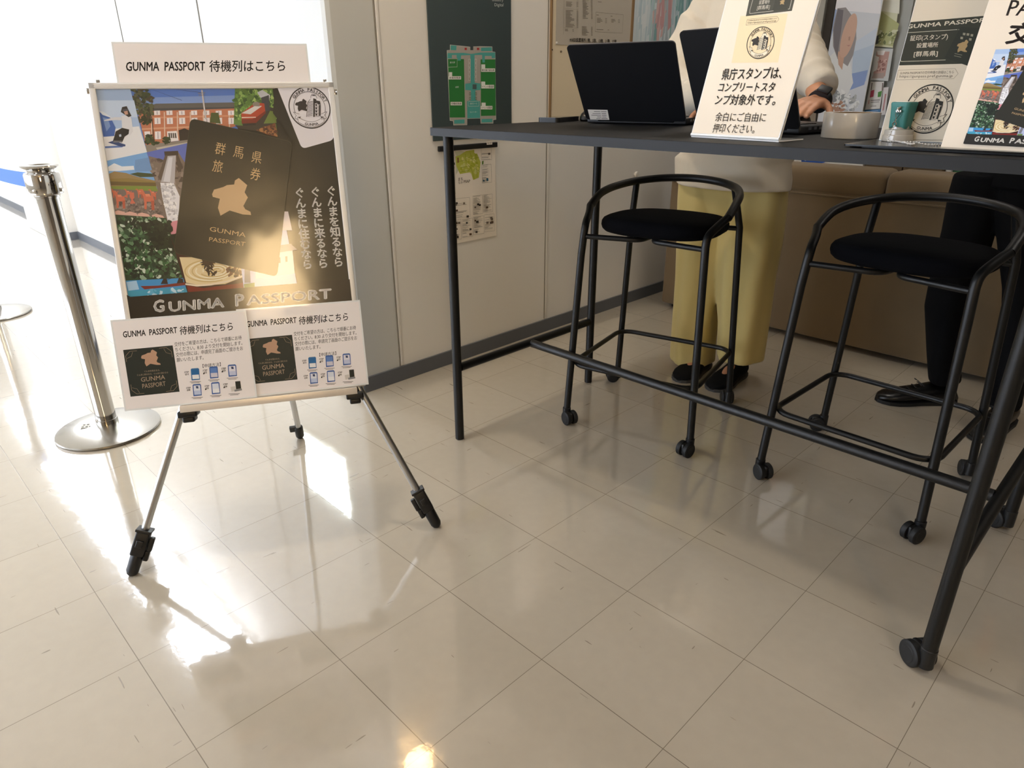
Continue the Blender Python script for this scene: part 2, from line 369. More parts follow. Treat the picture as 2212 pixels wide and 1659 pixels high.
GUNMA = [(1200, 1160), (1265, 1215), (1245, 1270), (1270, 1310), (1235, 1375), (1250, 1400), (1290, 1420), (1295, 1445), (1230, 1440), (1130, 1410), (1060, 1450), (1040, 1390), (1055, 1320), (1000, 1305), (995, 1285), (1010, 1250), (1080, 1230), (1110, 1215), (1165, 1210), (1170, 1180)]
GUNMA = [((x - 1145) / 300, (1305 - y) / 300) for x, y in GUNMA]
def silhouette(a, c, f): a.poly(c, [f(x, y) for x, y in GUNMA])
def emblem(a, f, ink='#2b2629', paper='#e9e2e4'):
    """round stamp emblem in unit coordinates mapped by f"""
    def ring(r0, r1, c):
        n = 48
        for i in range(n):
            t0, t1 = 2 * pi * i / n, 2 * pi * (i + 1) / n
            a.poly(c, [f(r0 * cos(t0), r0 * sin(t0)), f(r1 * cos(t0), r1 * sin(t0)), f(r1 * cos(t1), r1 * sin(t1)), f(r0 * cos(t1), r0 * sin(t1))])
    def P(c, *pts): a.poly(c, [f(x, y) for x, y in pts])
    def Ln(w, *pts):
        for p, q in zip(pts[:-1], pts[1:]):
            dx, dy = q[0] - p[0], q[1] - p[1]; L = math.hypot(dx, dy) or 1e-9; ox, oy = -dy / L * w / 2, dx / L * w / 2
            P(ink, (p[0] + ox, p[1] + oy), (p[0] - ox, p[1] - oy), (q[0] - ox, q[1] - oy), (q[0] + ox, q[1] + oy))
    def arc(t, r, mid, step, h):
        n = len(t)
        for i, ch in enumerate(t):
            if ch == ' ': continue
            V, F = glyphs(ch, 0.02); x0 = min(v[0] for v in V); x1 = max(v[0] for v in V); an = mid + (n - 1) / 2 * step - i * step
            k = h / 0.73; out = []
            for x, y in V:
                xx = (x - (x0 + x1) / 2) * k * 0.95; yy = y * k
                out.append(f((r + yy) * cos(an) + xx * sin(an), (r + yy) * sin(an) - xx * cos(an)))
            a.ops.append((out, F, lin(ink), a.k))
    ring(0.945, 1.0, ink); ring(0.735, 0.757, ink)
    a.up(); arc('GUNMA PASSPORT', 0.775, pi * 0.46, 0.162, 0.15)
    a.up(); P(ink, *[(-0.36 + x * 0.62, 0.12 + y * 0.62) for x, y in GUNMA])
    # tower block
    a.up(); P(paper, (-0.18, -0.42), (-0.08, 0.2), (0.05, 0.42), (0.1, 0.56), (0.36, 0.56), (0.46, 0.42), (0.54, 0.38), (0.5, -0.42))
    a.up()
    for i in range(13):
        y = -0.40 + i * 0.055; sh = 0.12 * (i / 12) * 0.9
        Ln(0.022, (-0.17 + sh, y), (0.1 + sh * 0.9, y + 0.035))
    Ln(0.02, (-0.2, -0.44), (-0.07, 0.25), (0.08, 0.40))
    P(ink, (0.12, -0.44), (0.19, -0.44), (0.30, 0.42), (0.22, 0.44)); P(ink, (0.34, 0.34), (0.53, 0.30), (0.54, 0.12), (0.38, 0.16)); P(ink, (0.24, 0.42), (0.36, 0.4), (0.36, 0.2), (0.26, 0.2))
    P(ink, (0.45, 0.12), (0.54, 0.12), (0.48, -0.40), (0.40, -0.40))
    Ln(0.018, (0.1, 0.44), (0.12, 0.56), (0.36, 0.56), (0.40, 0.42)); Ln(0.018, (0.16, 0.56), (0.17, 0.64), (0.34, 0.62), (0.35, 0.56)); Ln(0.03, (0.2, 0.585), (0.32, 0.58))
    a.up(); P(paper, (0.27, 0.2), (0.42, 0.18), (0.37, -0.42), (0.22, -0.42))
    a.up()
    for i in range(4):
        y = 0.12 - i * 0.15; x = 0.32 - i * 0.013
        P(ink, (x - 0.04, y - 0.05), (x + 0.045, y - 0.055), (x + 0.05, y + 0.04), (x - 0.035, y + 0.045)); Ln(0.012, (x - 0.08, y - 0.085), (x + 0.1, y - 0.09)); Ln(0.012, (x - 0.07, y + 0.06), (x + 0.1, y + 0.055))
    Ln(0.014, (0.26, 0.2), (0.21, -0.42)); Ln(0.014, (0.42, 0.18), (0.37, -0.42))
    # ribbon
    a.up(); rib = [(-0.62 + 1.24 * t, -0.44 - 0.24 * math.sin(pi * t)) for t in [i / 14 for i in range(15)]]; low = [(x, y - 0.24) for x, y in rib]
    P(paper, (-0.80, -0.22), (-0.60, -0.28), (-0.52, -0.55), (-0.74, -0.48), (-0.66, -0.36)); P(paper, (0.80, -0.22), (0.60, -0.28), (0.52, -0.55), (0.74, -0.48), (0.66, -0.36))
    a.up(); Ln(0.016, (-0.52, -0.3), (-0.80, -0.2), (-0.68, -0.36), (-0.76, -0.5), (-0.58, -0.56)); Ln(0.016, (0.52, -0.3), (0.80, -0.2), (0.68, -0.36), (0.76, -0.5), (0.58, -0.56)); P(ink, (0.62, -0.44), (0.46, -0.42), (0.52, -0.50)); P(ink, (-0.62, -0.44), (-0.46, -0.42), (-0.52, -0.50))
    a.up(); P(paper, *(rib + low[::-1])); a.up(); Ln(0.016, *rib); Ln(0.016, *low); Ln(0.016, rib[0], low[0]); Ln(0.016, rib[-1], low[-1])
    for i in range(5): Ln(0.008, (0.50 + i * 0.024, -0.53 + 0.014 * i), (0.51 + i * 0.024, -0.60 + 0.014 * i))
    a.up()
    V0 = [(-0.27, -0.825), (-0.135, -0.855), (0.0, -0.865), (0.14, -0.855), (0.28, -0.825)]
    for (x, y), ch, an in zip(V0, 'GUNMA', (-0.22, -0.1, 0, 0.1, 0.22)):
        V, F = glyphs(ch, 0.02); m = (min(v[0] for v in V) + max(v[0] for v in V)) / 2; k = 0.13 / 0.73
        a.ops.append(([f(x + (vx - m) * k * cos(an) - vy * k * sin(an), y + (vx - m) * k * sin(an) + vy * k * cos(an)) for vx, vy in V], F, lin(ink), a.k))
    a.up()

# ================================================================== THE SETTING
XW = -4.78 * S; YW = 2.06 * S; H = 2.75
X0, X1, Y0, Y1 = -14.0, 3.2, -4.8, 4.3
def struct(name, mb, m, parent=None, label=None):
    o = obj(name, mb, m, parent)
    if not parent: o['kind'] = 'structure'
    return o
struct('floor', MB().box(((X0 + X1) / 2, (Y0 + Y1) / 2, -0.03), (X1 - X0 + 0.4, Y1 - Y0 + 0.4, 0.06)), floor_material())
struct('ceiling', MB().box(((X0 + X1) / 2, (Y0 + Y1) / 2, H + 0.03), (X1 - X0 + 0.4, Y1 - Y0 + 0.4, 0.06)), CEILM)
struct('wall_counter', MB().box((XW - 0.06, (0.70 + Y1) / 2, H / 2), (0.12, Y1 - 0.70, H)), WALLW)
struct('wall_corridor', MB().box(((X0 + XW - 0.12) / 2, YW + 0.06, H / 2), (XW - 0.12 - X0, 0.12, H)), WALLW)
struct('wall_back', MB().box(((XW + X1) / 2, Y1 + 0.06, H / 2), (X1 - XW, 0.12, H)), M('grey_beige_wall', '#8f8677', 0.7))
struct('wall_end', MB().box((X0 - 0.06, (Y0 + YW) / 2, H / 2), (0.12, YW - Y0 + 0.3, H)), WALLW)
struct('wall_near', MB().box((X1 + 0.06, (Y0 + Y1) / 2, H / 2), (0.12, Y1 - Y0, H)), M('brown_grey_wall', '#766c60', 0.7))
# corner column, its long edge rounded
struct('column_corner', MB().prism([(XW - 0.17, 0.507), (XW - 0.02, 0.507), (XW - 0.006, 0.513), (XW, 0.527), (XW, 0.692), (XW - 0.17, 0.692)], 0, H), M('column_cladding', '#c9cac6', 0.45))
struct('column_corridor', MB().box((-18.85 * S - 0.45, 1.80 * S, H / 2), (0.9, 0.56 * S, H), bev=0.006), WALLW)
# grey baseboards
bb = MB().box((XW + 0.004, (0.515 + Y1) / 2, 0.0305), (0.010, Y1 - 0.515, 0.061)).box((XW - 0.085, 0.503, 0.0305), (0.17, 0.010, 0.061))
struct('baseboard_counter', bb, BASEB)
struct('baseboard_corridor', MB().box(((-18.85 * S + XW - 0.17) / 2, YW - 0.004, 0.0305), (XW - 0.17 + 18.85 * S, 0.010, 0.061)).box((-18.85 * S + 0.004, 1.80 * S, 0.0305), (0.010, 0.57 * S, 0.061)).box(((X0 - 18.85 * S - 0.9) / 2, YW - 0.004, 0.0305), (-18.85 * S - 0.9 - X0, 0.010, 0.061)), BASEB)
# panel seams: thin shadow gaps with a cover strip
sm = MB()
for y in (2.315 * S, 5.195 * S):
    sm.box((XW + 0.001, y, H / 2 + 0.03), (0.003, 0.004, H - 0.07), mi=0).box((XW + 0.002, y + 0.010, H / 2 + 0.03), (0.005, 0.012, H - 0.07), bev=0.0015, mi=1)
struct('trim_1', sm, [M('seam_shadow', '#8f8a80', 0.8), WALLW])
sm = MB()
for x in (-12.28 * S, -8.84 * S): sm.box((x, YW - 0.0015, H / 2 + 0.03), (0.008, 0.003, H - 0.07))
struct('trim_2', sm, M('door_seam', '#77746c', 0.8))

# windows on the daylight side (corridor side of the room); last two added to brighten the easel
wx = [(X0 + 0.4 + i * 1.55, X0 + 0.4 + i * 1.55 + 1.4) for i in range(8)]
wl = MB().box(((X0 + X1) / 2, Y0 - 0.06, 0.3), (X1 - X0, 0.12, 0.6)).box(((X0 + X1) / 2, Y0 - 0.06, (2.5 + H) / 2), (X1 - X0, 0.12, H - 2.5))
xs = [X0] + [q for p in wx for q in p] + [X1]
for a, b in zip(xs[::2], xs[1::2]): wl.box(((a + b) / 2, Y0 - 0.06, 1.55), (b - a, 0.12, 1.9))
struct('wall_window', wl, WALLW)
for i, (a, b) in enumerate(wx):
    wd = MB().box(((a + b) / 2, Y0 - 0.09, 1.55), (b - a, 0.01, 1.9))
    win = struct('window_%d' % (i + 1), wd, EM('daylight', '#e4eeff', L_WINDOW))
    fr = MB()
    for c, d in ((((a + b) / 2, Y0 - 0.05, 0.62), (b - a, 0.08, 0.04)), (((a + b) / 2, Y0 - 0.05, 2.48), (b - a, 0.08, 0.04)), ((a + 0.02, Y0 - 0.05, 1.55), (0.04, 0.08, 1.9)), ((b - 0.02, Y0 - 0.05, 1.55), (0.04, 0.08, 1.9)), (((a + b) / 2, Y0 - 0.05, 1.55), (0.03, 0.07, 1.9))): fr.box(c, d)
    obj('window_frame', fr, ALUW, win)
# window behind the photographer with low warm sun on the blind
WN = Vector((X1, -2.80, 2.13))
win = struct('window_9', MB().box((X1 - 0.008, WN.y, WN.z), (0.01, 0.60, 0.84)), EM('sunlit_blind', '#ffd9a0', L_WARM))
fr = MB()
for c, d in (((X1 - 0.015, WN.y, WN.z + 0.44), (0.03, 0.72, 0.05)), ((X1 - 0.015, WN.y, WN.z - 0.44), (0.03, 0.72, 0.05)), ((X1 - 0.015, WN.y - 0.335, WN.z), (0.03, 0.05, 0.88)), ((X1 - 0.015, WN.y + 0.335, WN.z), (0.03, 0.05, 0.88))): fr.box(c, d)
obj('window_frame', fr, ALUW, win)

# ------------------------------------------------------------------ ceiling lights
def ceiling_light(loc, sx, sy, em, label, group=None):
    t = thing('ceiling_light', label, 'ceiling light', loc, group=group)
    h = MB()
    for c, d in (((0, sy / 2, -0.012), (sx + 0.04, 0.02, 0.03)), ((0, -sy / 2, -0.012), (sx + 0.04, 0.02, 0.03)), ((sx / 2, 0, -0.012), (0.02, sy, 0.03)), ((-sx / 2, 0, -0.012), (0.02, sy, 0.03))): h.box(c, d)
    obj('housing', h, ALUW, t); obj('diffuser', MB().box((0, 0, -0.006), (sx - 0.02, sy - 0.02, 0.008)), em, t)
    return t
EC = EM('corridor_tube', '#f0f5ff', L_CORRIDOR); ER = EM('room_panel', '#f7f8ff', L_ROOM); EB = EM('staff_side_panel', '#fdf6ee', L_ROOM * 0.95)
for i, (x, pos) in enumerate(((-4.05, 'first'), (-5.65, 'second'), (-7.25, 'third'), (-8.85, 'fourth'))):
    ceiling_light((x, 0.37, H), 1.5, 0.44, EC, 'white linear corridor ceiling light, %s from the corner column' % pos)
ceiling_light((-0.75, 2.1, H), 0.6, 0.6, EB, 'square warm ceiling panel light nearest the notice board')
ceiling_light((1.25, 2.5, H), 0.6, 0.6, EB, 'square warm ceiling panel light above the suited man')
ceiling_light((1.9, -0.6, H), 0.6, 0.6, ER, 'added square warm ceiling panel light in front of the counter')  # near-side panels added out of view to brighten the room
ceiling_light((-0.4, -2.6, H), 0.6, 0.6, ER, 'added square warm ceiling panel light on the open floor side')
dl = thing('downlight', 'small round recessed ceiling downlight in front of the corner column', 'downlight', (-1.0, 0.10, H))
obj('trim_ring', MB().tube([(0.085 * cos(b), 0.085 * sin(b), -0.004) for b in [2 * pi * i / 40 for i in range(40)]], 0.010, 10, closed=True), ALUW, dl)
obj('lens', MB().lathe([(0.002, -0.003), (0.07, -0.003), (0.07, -0.001), (0.002, -0.001)], seg=32), EM('spot_lens', '#fff1de', L_SPOT), dl)
# glowing panel added behind the easel for its bright reflection on the floor
bl = thing('glow_panel', 'added white glowing panel on corridor wall, unseen behind the easel', 'glowing panel', (-6.62 * S, YW, 2.12 * S))
obj('case', MB().box((0, -0.012, 0), (0.44, 0.024, 0.36), bev=0.004), ALUW, bl)
obj('screen', MB().box((0, -0.026, 0), (0.40, 0.004, 0.32)), EM('added_glow', '#f4fffb', 9.0), bl)
# warm wall lamp high on the column
lp = thing('wall_lamp', 'small warm wall lamp high on the corner column', 'lamp', (XW + 0.0, 0.565, 6.9 * S))
obj('bracket', MB().cyl((0, 0, 0), (0.07, 0, 0), 0.02), ALUW, lp)
obj('lamp_shade', MB().lathe([(0.02, 0.05), (0.03, 0.05), (0.085, -0.04), (0.080, -0.04), (0.02, 0.04)], (0.095, 0, 0), 24), ALUW, lp)
obj('bulb', MB().lathe([(0.005, -0.060), (0.045, -0.050), (0.062, -0.03), (0.050, -0.005), (0.02, 0.02)], (0.095, 0, 0), 20), EM('warm_bulb', '#ffcf90', L_LAMP), lp)

# ================================================================== EASEL WITH POSTER
FL = at_z(283, 1243); FR = at_z(946, 1138); FB = Vector((-4.23 * S, 0.486 * S, 0))
ee = (FR - FL).normalized(); hh = Vector((-ee.y, ee.x, 0)); tau = radians(15)
uu = Vector((0, 0, cos(tau))) + hh * sin(tau)
BP = Plane(FL, ee, uu)                        # board plane: a along the feet, b up the board, h towards the viewer
def bplane(h): return Plane(BP.at(0, 0, h), ee, uu)
ez = thing('easel', 'silver aluminium tripod easel with black clamp feet holding the big poster', 'easel', FL)
EI = Matrix.Translation(-FL)
def bbox(mb, a0, a1, b0, b1, h0, h1, mi=0, bev=0.0):
    rot = Matrix((ee, uu, BP.n)).transposed()
    return mb.box(BP.at((a0 + a1) / 2, (b0 + b1) / 2, (h0 + h1) / 2), (a1 - a0, b1 - b0, h1 - h0), rot, bev, mi)
def shifted(mb, off):
    mb.v = [tuple(Vector(v) - off) for v in mb.v]; return mb
hub = BP.at(0.384, 0.86, -0.035)
def easel_leg(foot, top, name, side):
    d = (top - foot).normalized()
    leg = obj(name, shifted(MB().tube([foot + d * 0.05, top], 0.0095, 16), FL), ALU, ez)
    fx = Vector((side, 0, 0)); rot = basis(d, BP.n)
    ft = MB().tube([foot + d * 0.0, foot + d * 0.004, foot + d * 0.012, foot + d * 0.05, foot + d * 0.06], [0.006, 0.011, 0.0145, 0.0155, 0.013], 14)
    ft.box(foot + d * 0.085, (0.034, 0.032, 0.062), rot, 0.004)
    ft.box(foot + d * 0.118, (0.040, 0.037, 0.007), rot, 0.002)
    ob = obj('clamp_foot', shifted(ft, FL), BLACKP, leg)
    sd = rot @ Vector((0, 1, 0)) * side
    lv = MB().box(foot + d * 0.088 + sd * 0.023 + BP.n * 0.004, (0.016, 0.012, 0.036), rot, 0.003).box(foot + d * 0.058 + sd * 0.021 + BP.n * 0.004, (0.014, 0.012, 0.026), rot, 0.003).box(foot + d * 0.088 + BP.n * 0.019, (0.008, 0.016, 0.018), rot, 0.002)
    obj('lever', shifted(lv, FL), BLACKP, leg)
    return leg
lgt = BP.at(0.384, 0.86, -0.035)
easel_leg(FL, lgt + ee * -0.02, 'leg', 1); easel_leg(FR, lgt + ee * 0.02, 'leg', -1)
# rear leg
d = (lgt - hh * -0.02 - FB).normalized(); tp = FB + d * 0.93
rl = obj('leg', shifted(MB().tube([FB + d * 0.05, lgt + BP.n * -0.02], 0.0095, 16), FL), ALU, ez)
ft = MB().tube([FB, FB + d * 0.004, FB + d * 0.012, FB + d * 0.055, FB + d * 0.06], [0.006, 0.010, 0.014, 0.0145, 0.012], 14).box(FB + d * 0.05 - ee * 0.018, (0.014, 0.022, 0.022), basis(d, BP.n), 0.003)
obj('clamp_foot', shifted(ft, FL), BLACKP, rl)
obj('hub', shifted(MB().box(lgt, (0.09, 0.07, 0.03), Matrix((ee, uu, BP.n)).transposed(), 0.006), FL), BLACKP, ez)
ty = MB(); bbox(ty, 0.172, 0.590, 0.395, 0.4075, -0.012, 0.030, bev=0.002); bbox(ty, 0.172, 0.590, 0.395, 0.412, 0.028, 0.032, bev=0.001)
obj('tray', shifted(ty, FL), M('tray_aluminium', '#e6dccf', 0.35, 0.3), ez)
for a in (0.184, 0.583):
    br = MB(); bbox(br, a - 0.022, a + 0.022, 0.380, 0.396, -0.03, 0.022, bev=0.004); bbox(br, a - 0.014, a + 0.014, 0.366, 0.381, -0.03, 0.012, bev=0.004)
    obj('bracket', shifted(br, FL), BLACKP, ez)

# poster frame
pf = thing('poster_frame', 'aluminium framed tourism photo collage poster standing on the easel', 'poster', BP.at(0.345, 0.4085, 0))
PO = pf.location.copy(); fa0, fa1, fb0, fb1, bw = 0.077, 0.613, 0.4085, 1.157, 0.0135
fr = MB()
for a0, a1, b0, b1 in ((fa0, fa1, fb1 - bw, fb1), (fa0, fa1, fb0, fb0 + bw), (fa0, fa0 + bw, fb0, fb1), (fa1 - bw, fa1, fb0, fb1)):
    bbox(fr, a0, a1, b0, b1, -0.012, 0.0, bev=0.0015)
    if a1 - a0 > b1 - b0:
        for k in (0.3, 0.6): bbox(fr, a0 + 0.01, a1 - 0.01, b0 + bw * k, b0 + bw * k + 0.0012, -0.002, 0.0008)
obj('frame', shifted(fr, PO), ALUW, pf)
bk = MB(); bbox(bk, fa0 + 0.004, fa1 - 0.004, fb0 + 0.004, fb1 - 0.004, -0.011, -0.007); obj('backing_board', shifted(bk, PO), PAPER, pf)
for a, b in ((fa0 - 0.002, 1.14), (fa1 + 0.002, 1.135), (fa0 + 0.02, fb1 + 0.001), (fa1 - 0.02, fb1 + 0.001)):
    clp = MB(); bbox(clp, a - 0.004, a + 0.004, b - 0.006, b + 0.006, -0.010, -0.003, bev=0.001); obj('clip', shifted(clp, PO), CHROME, pf)

PP = bplane(-0.0062); A = Art(PP)
def z1(*p): return [(180 + 0.28029 * x, 60 + 0.28029 * y) for x, y in p]     # detail frames of the survey
def z2(*p): return [(180 + 0.28933 * x, 440 + 0.28933 * y) for x, y in p]
ea0, ea1, eb0, eb1 = fa0 + bw - 0.002, fa1 - bw + 0.002, fb0 + bw - 0.002, fb1 - bw + 0.002
OLIVE = '#25241c'
A.poly(OLIVE, [(ea0, eb0), (ea1, eb0), (ea1, eb1), (ea0, eb1)]); A.up()
# silk mill street view
mill = z1((340, 430), (1190, 425), (1190, 800), (820, 890), (490, 962))
A.q('#5b83d6', *mill); A.up(); A.q('#86a4df', *z1((400, 540), (1190, 520), (1190, 640), (400, 660))); A.up()
A.q('#63605c', *z1((400, 640), (560, 585), (1172, 575), (1172, 622), (420, 650))); A.q('#4a4a4d', *z1((520, 622), (1172, 610), (1172, 628), (520, 642)))
A.up(); A.q('#c37a5a', *z1((420, 645), (1172, 622), (1172, 760), (820, 860), (480, 905))); A.up()
A.q('#d79674', *z1((430, 690), (1172, 672), (1172, 684), (430, 702))); A.q('#d8a283', *z1((450, 775), (900, 755), (900, 768), (450, 788)))
for i in range(7): x = 520 + i * 100; A.q('#dfc2ac', *z1((x, 650), (x + 9, 650), (x + 13, 870), (x + 4, 870)))
A.up()
for i in range(7):
    for j, y in enumerate((640, 695, 800)):
        x = 545 + i * 95 + j * 3
        if j == 2 and i > 1: continue
        if x > 1120: continue
        hgt = (32, 46, 58)[j]; A.q('#f1e9ea', *z1((x, y), (x + 46, y - 2), (x + 48, y + hgt), (x + 2, y + hgt + 2))); A.k += 0.02; A.q('#8d8790', *z1((x + 21, y + 4), (x + 26, y + 4), (x + 28, y + hgt - 3), (x + 23, y + hgt - 3)))
A.q('#f1e9ea', *z1((470, 800), (515, 798), (520, 850), (476, 856)))
A.up(); A.q('#f3eeee', *z1((645, 800), (720, 795), (735, 870), (660, 880))); A.up()
for i in range(4): A.q('#4a4542', *z1((655 + i * 16, 812), (666 + i * 16, 811), (672 + i * 16, 850), (661 + i * 16, 851)))
A.q('#2a211d', *z1((735, 790), (780, 775), (815, 790), (815, 885), (745, 885))); A.up()
A.q('#8d857b', *z1((480, 905), (820, 862), (820, 892), (490, 962))); A.q('#c3bcae', *z1((560, 925), (815, 880), (812, 890), (570, 940)))
A.up(); A.q('#4d5a2c', *z1((975, 730), (985, 655), (1040, 655), (1060, 740))); A.q('#c9c4c4', *z1((908, 480), (920, 480), (950, 705), (938, 705))); A.q('#8b8a90', *z1((885, 505), (940, 498), (940, 503), (885, 511))); A.q('#8b8a90', *z1((890, 520), (935, 514), (935, 519), (890, 526)))
A.ql('#2e3a5c', 0.0008, *z1((500, 440), (760, 560))); A.ql('#2e3a5c', 0.0008, *z1((640, 440), (910, 500)))
A.blobs(['#3f4a2b', '#2d3620', '#5b5f41', '#4a4030'], A.px(*z1((360, 440), (470, 450), (540, 560), (520, 740), (430, 740), (400, 600))), 150, 0.0042, 3)
A.blobs(['#2b3a1f', '#1f2c18', '#41522c'], A.px(*z1((478, 890), (490, 830), (540, 830), (575, 895))), 40, 0.004, 4); A.blobs(['#2b3a1f', '#33421f'], A.px(*z1((620, 890), (625, 850), (660, 845), (690, 885))), 24, 0.003, 5)
A.ql('#3b2f27', 0.0016, *z1((545, 890), (530, 700), (500, 620)))
A.up(2)
# snowboarder
snow = z1((60, 430), (355, 430), (492, 960), (170, 1027), (78, 500))
A.q('#a9c3e8', *snow); A.up(); A.q('#c4d6ef', *z1((80, 560), (392, 560), (420, 690), (95, 700))); A.up()
A.q('#e9ebf0', *z1((120, 840), (240, 780), (430, 760), (492, 960), (170, 1027))); A.up(); A.q('#3f67b4', *z1((110, 640), (160, 655), (215, 700), (250, 770), (240, 835), (138, 842))); A.up()
A.q('#7a9bd2', *z1((150, 690), (190, 700), (210, 760), (180, 800))); A.q('#dfe8f5', *z1((110, 638), (160, 650), (235, 705), (200, 690), (150, 672)))
A.q('#5b79b9', *z1((156, 915), (330, 905), (300, 922), (158, 930))); A.up()
A.q('#dfe0e6', *z1((295, 680), (350, 672), (372, 700), (385, 800), (360, 830), (300, 780))); A.q('#d6d9e2', *z1((300, 690), (240, 690), (160, 712), (165, 720), (250, 712), (300, 715))); A.up()
A.q('#15161b', *z1((250, 800), (300, 772), (355, 785), (350, 820), (320, 840), (300, 885), (225, 885), (240, 840))); A.q('#b9c3d6', *z1((275, 825), (292, 820), (295, 838), (280, 842)))
A.q('#2b4579', *z1((190, 885), (230, 872), (325, 900), (325, 915), (290, 916))); A.q('#6d6f78', *z1((235, 870), (300, 872), (300, 885), (232, 886)))
A.q('#2f2b2c', *z1((290, 650), (300, 612), (335, 605), (352, 640), (372, 680), (350, 690), (320, 670))); A.up(); A.q('#c79a85', *z1((312, 645), (342, 640), (346, 668), (324, 672))); A.q('#50505a', *z1((303, 632), (345, 626), (346, 640), (305, 648)))
A.up(2)
# red locomotive in the woods
wood = z1((1165, 430), (1455, 430), (1497, 842), (1160, 745))
A.q('#5d7f3c', *wood); A.blobs(['#6f9a45', '#8fb45c', '#46682d', '#a3c06d', '#39552a', '#587a35'], A.px(*z1((1168, 450), (1445, 450), (1488, 740), (1165, 700))), 260, 0.0042, 8)
A.up(); A.q('#3a352d', *z1((1170, 755), (1240, 755), (1420, 610), (1465, 620), (1490, 740), (1350, 800), (1200, 780))); A.q('#6b7d3a', *z1((1440, 640), (1480, 650), (1490, 735), (1390, 740)))
A.up(); A.q('#c8cbd0', *z1((1340, 500), (1380, 480), (1440, 520), (1430, 590), (1380, 560))); A.q('#3b3f44', *z1((1370, 540), (1430, 520), (1440, 640), (1385, 650)))
A.up(); A.q('#b5472e', *z1((1218, 660), (1330, 575), (1395, 585), (1405, 660), (1330, 735), (1222, 740))); A.up(); A.q('#d9d6d2', *z1((1220, 660), (1330, 600), (1378, 605), (1290, 668))); A.q('#7a2c1d', *z1((1222, 705), (1300, 705), (1335, 690), (1405, 640), (1405, 660), (1332, 735), (1222, 740)))
A.q('#8b8177', *z1((1305, 580), (1335, 570), (1360, 580), (1360, 608), (1308, 605))); A.q('#e9d9c9', *z1((1222, 690), (1330, 688), (1330, 694), (1222, 697))); A.q('#262422', *z1((1225, 740), (1330, 735), (1330, 752), (1232, 756)))
A.up(); A.q('#7b4a2e', *z1((1330, 790), (1480, 735), (1497, 842), (1420, 825))); A.blobs(['#8e5b35', '#5c3622', '#a87445', '#3f2b20'], A.px(*z1((1345, 790), (1475, 745), (1488, 830), (1420, 818))), 60, 0.0032, 9)
A.up(2)
# clay horses on the plain
han = z1((165, 1027), (492, 960), (560, 1200), (645, 1478), (240, 1440))
A.q('#79aee6', *han); A.up(); A.q('#e7edf5', *z1((190, 1075), (240, 1045), (300, 1070), (390, 1065), (395, 1095), (280, 1105), (195, 1105)))
A.q('#6f9bd0', *z1((400, 1020), (505, 1000), (530, 1105), (400, 1110))); A.up()
A.q('#9b8358', *z1((185, 1130), (240, 1108), (330, 1120), (420, 1150), (560, 1180), (570, 1260), (205, 1240))); A.q('#37482a', *z1((360, 1128), (420, 1115), (530, 1125), (545, 1150), (440, 1152))); A.up()
A.q('#8f7a44', *z1((195, 1165), (350, 1160), (560, 1190), (570, 1215), (200, 1200))); A.q('#7d8f3d', *z1((200, 1222), (560, 1218), (580, 1262), (208, 1242))); A.q('#6c5a34', *z1((200, 1185), (560, 1195), (562, 1222), (203, 1215))); A.up()
A.q('#7a6c66', *z1((208, 1242), (585, 1262), (645, 1478), (240, 1440))); A.blobs(['#6b5e59', '#8d807a', '#594e4a', '#9b8f88'], A.px(*z1((225, 1310), (600, 1330), (625, 1440), (240, 1415))), 120, 0.003, 11); A.up()
def clay(x, y, k):
    c = '#cf6f55'
    A.q(c, *z1((x, y), (x + 70 * k, y + 6 * k), (x + 80 * k, y + 45 * k), (x + 8 * k, y + 48 * k))); A.q(c, *z1((x + 8 * k, y + 40 * k), (x + 26 * k, y + 40 * k), (x + 26 * k, y + 100 * k), (x + 10 * k, y + 100 * k))); A.q('#b65a44', *z1((x + 56 * k, y + 40 * k), (x + 78 * k, y + 40 * k), (x + 80 * k, y + 105 * k), (x + 60 * k, y + 105 * k)))
    A.q(c, *z1((x + 2 * k, y + 10 * k), (x - 18 * k, y - 30 * k), (x - 34 * k, y - 22 * k), (x - 30 * k, y - 38 * k), (x - 4 * k, y - 42 * k), (x + 22 * k, y + 4 * k))); A.q('#e08e72', *z1((x + 16 * k, y - 8 * k), (x + 46 * k, y - 8 * k), (x + 52 * k, y + 10 * k), (x + 20 * k, y + 10 * k))); A.q(c, *z1((x + 66 * k, y + 8 * k), (x + 86 * k, y - 8 * k), (x + 90 * k, y + 14 * k)))
for x, y, k in ((228, 1262, .5), (330, 1262, .5), (420, 1262, .5), (520, 1268, .55)): clay(x, y, k)
A.up(); clay(250, 1295, .95); clay(462, 1290, 1.1)
A.q('#d0705a', *z1((362, 1270), (392, 1270), (396, 1310), (384, 1325), (405, 1355), (362, 1358), (372, 1325), (358, 1300))); A.up()
for x in (255, 345, 440, 550): A.q('#e0b2a4', *z1((x - 20, 1420 + (x - 255) * .08), (x + 15, 1408 + (x - 255) * .09), (x + 65, 1420 + (x - 255) * .1), (x + 85, 1448 + (x - 255) * .1), (x - 12, 1440 + (x - 255) * .09)))
A.up(2)
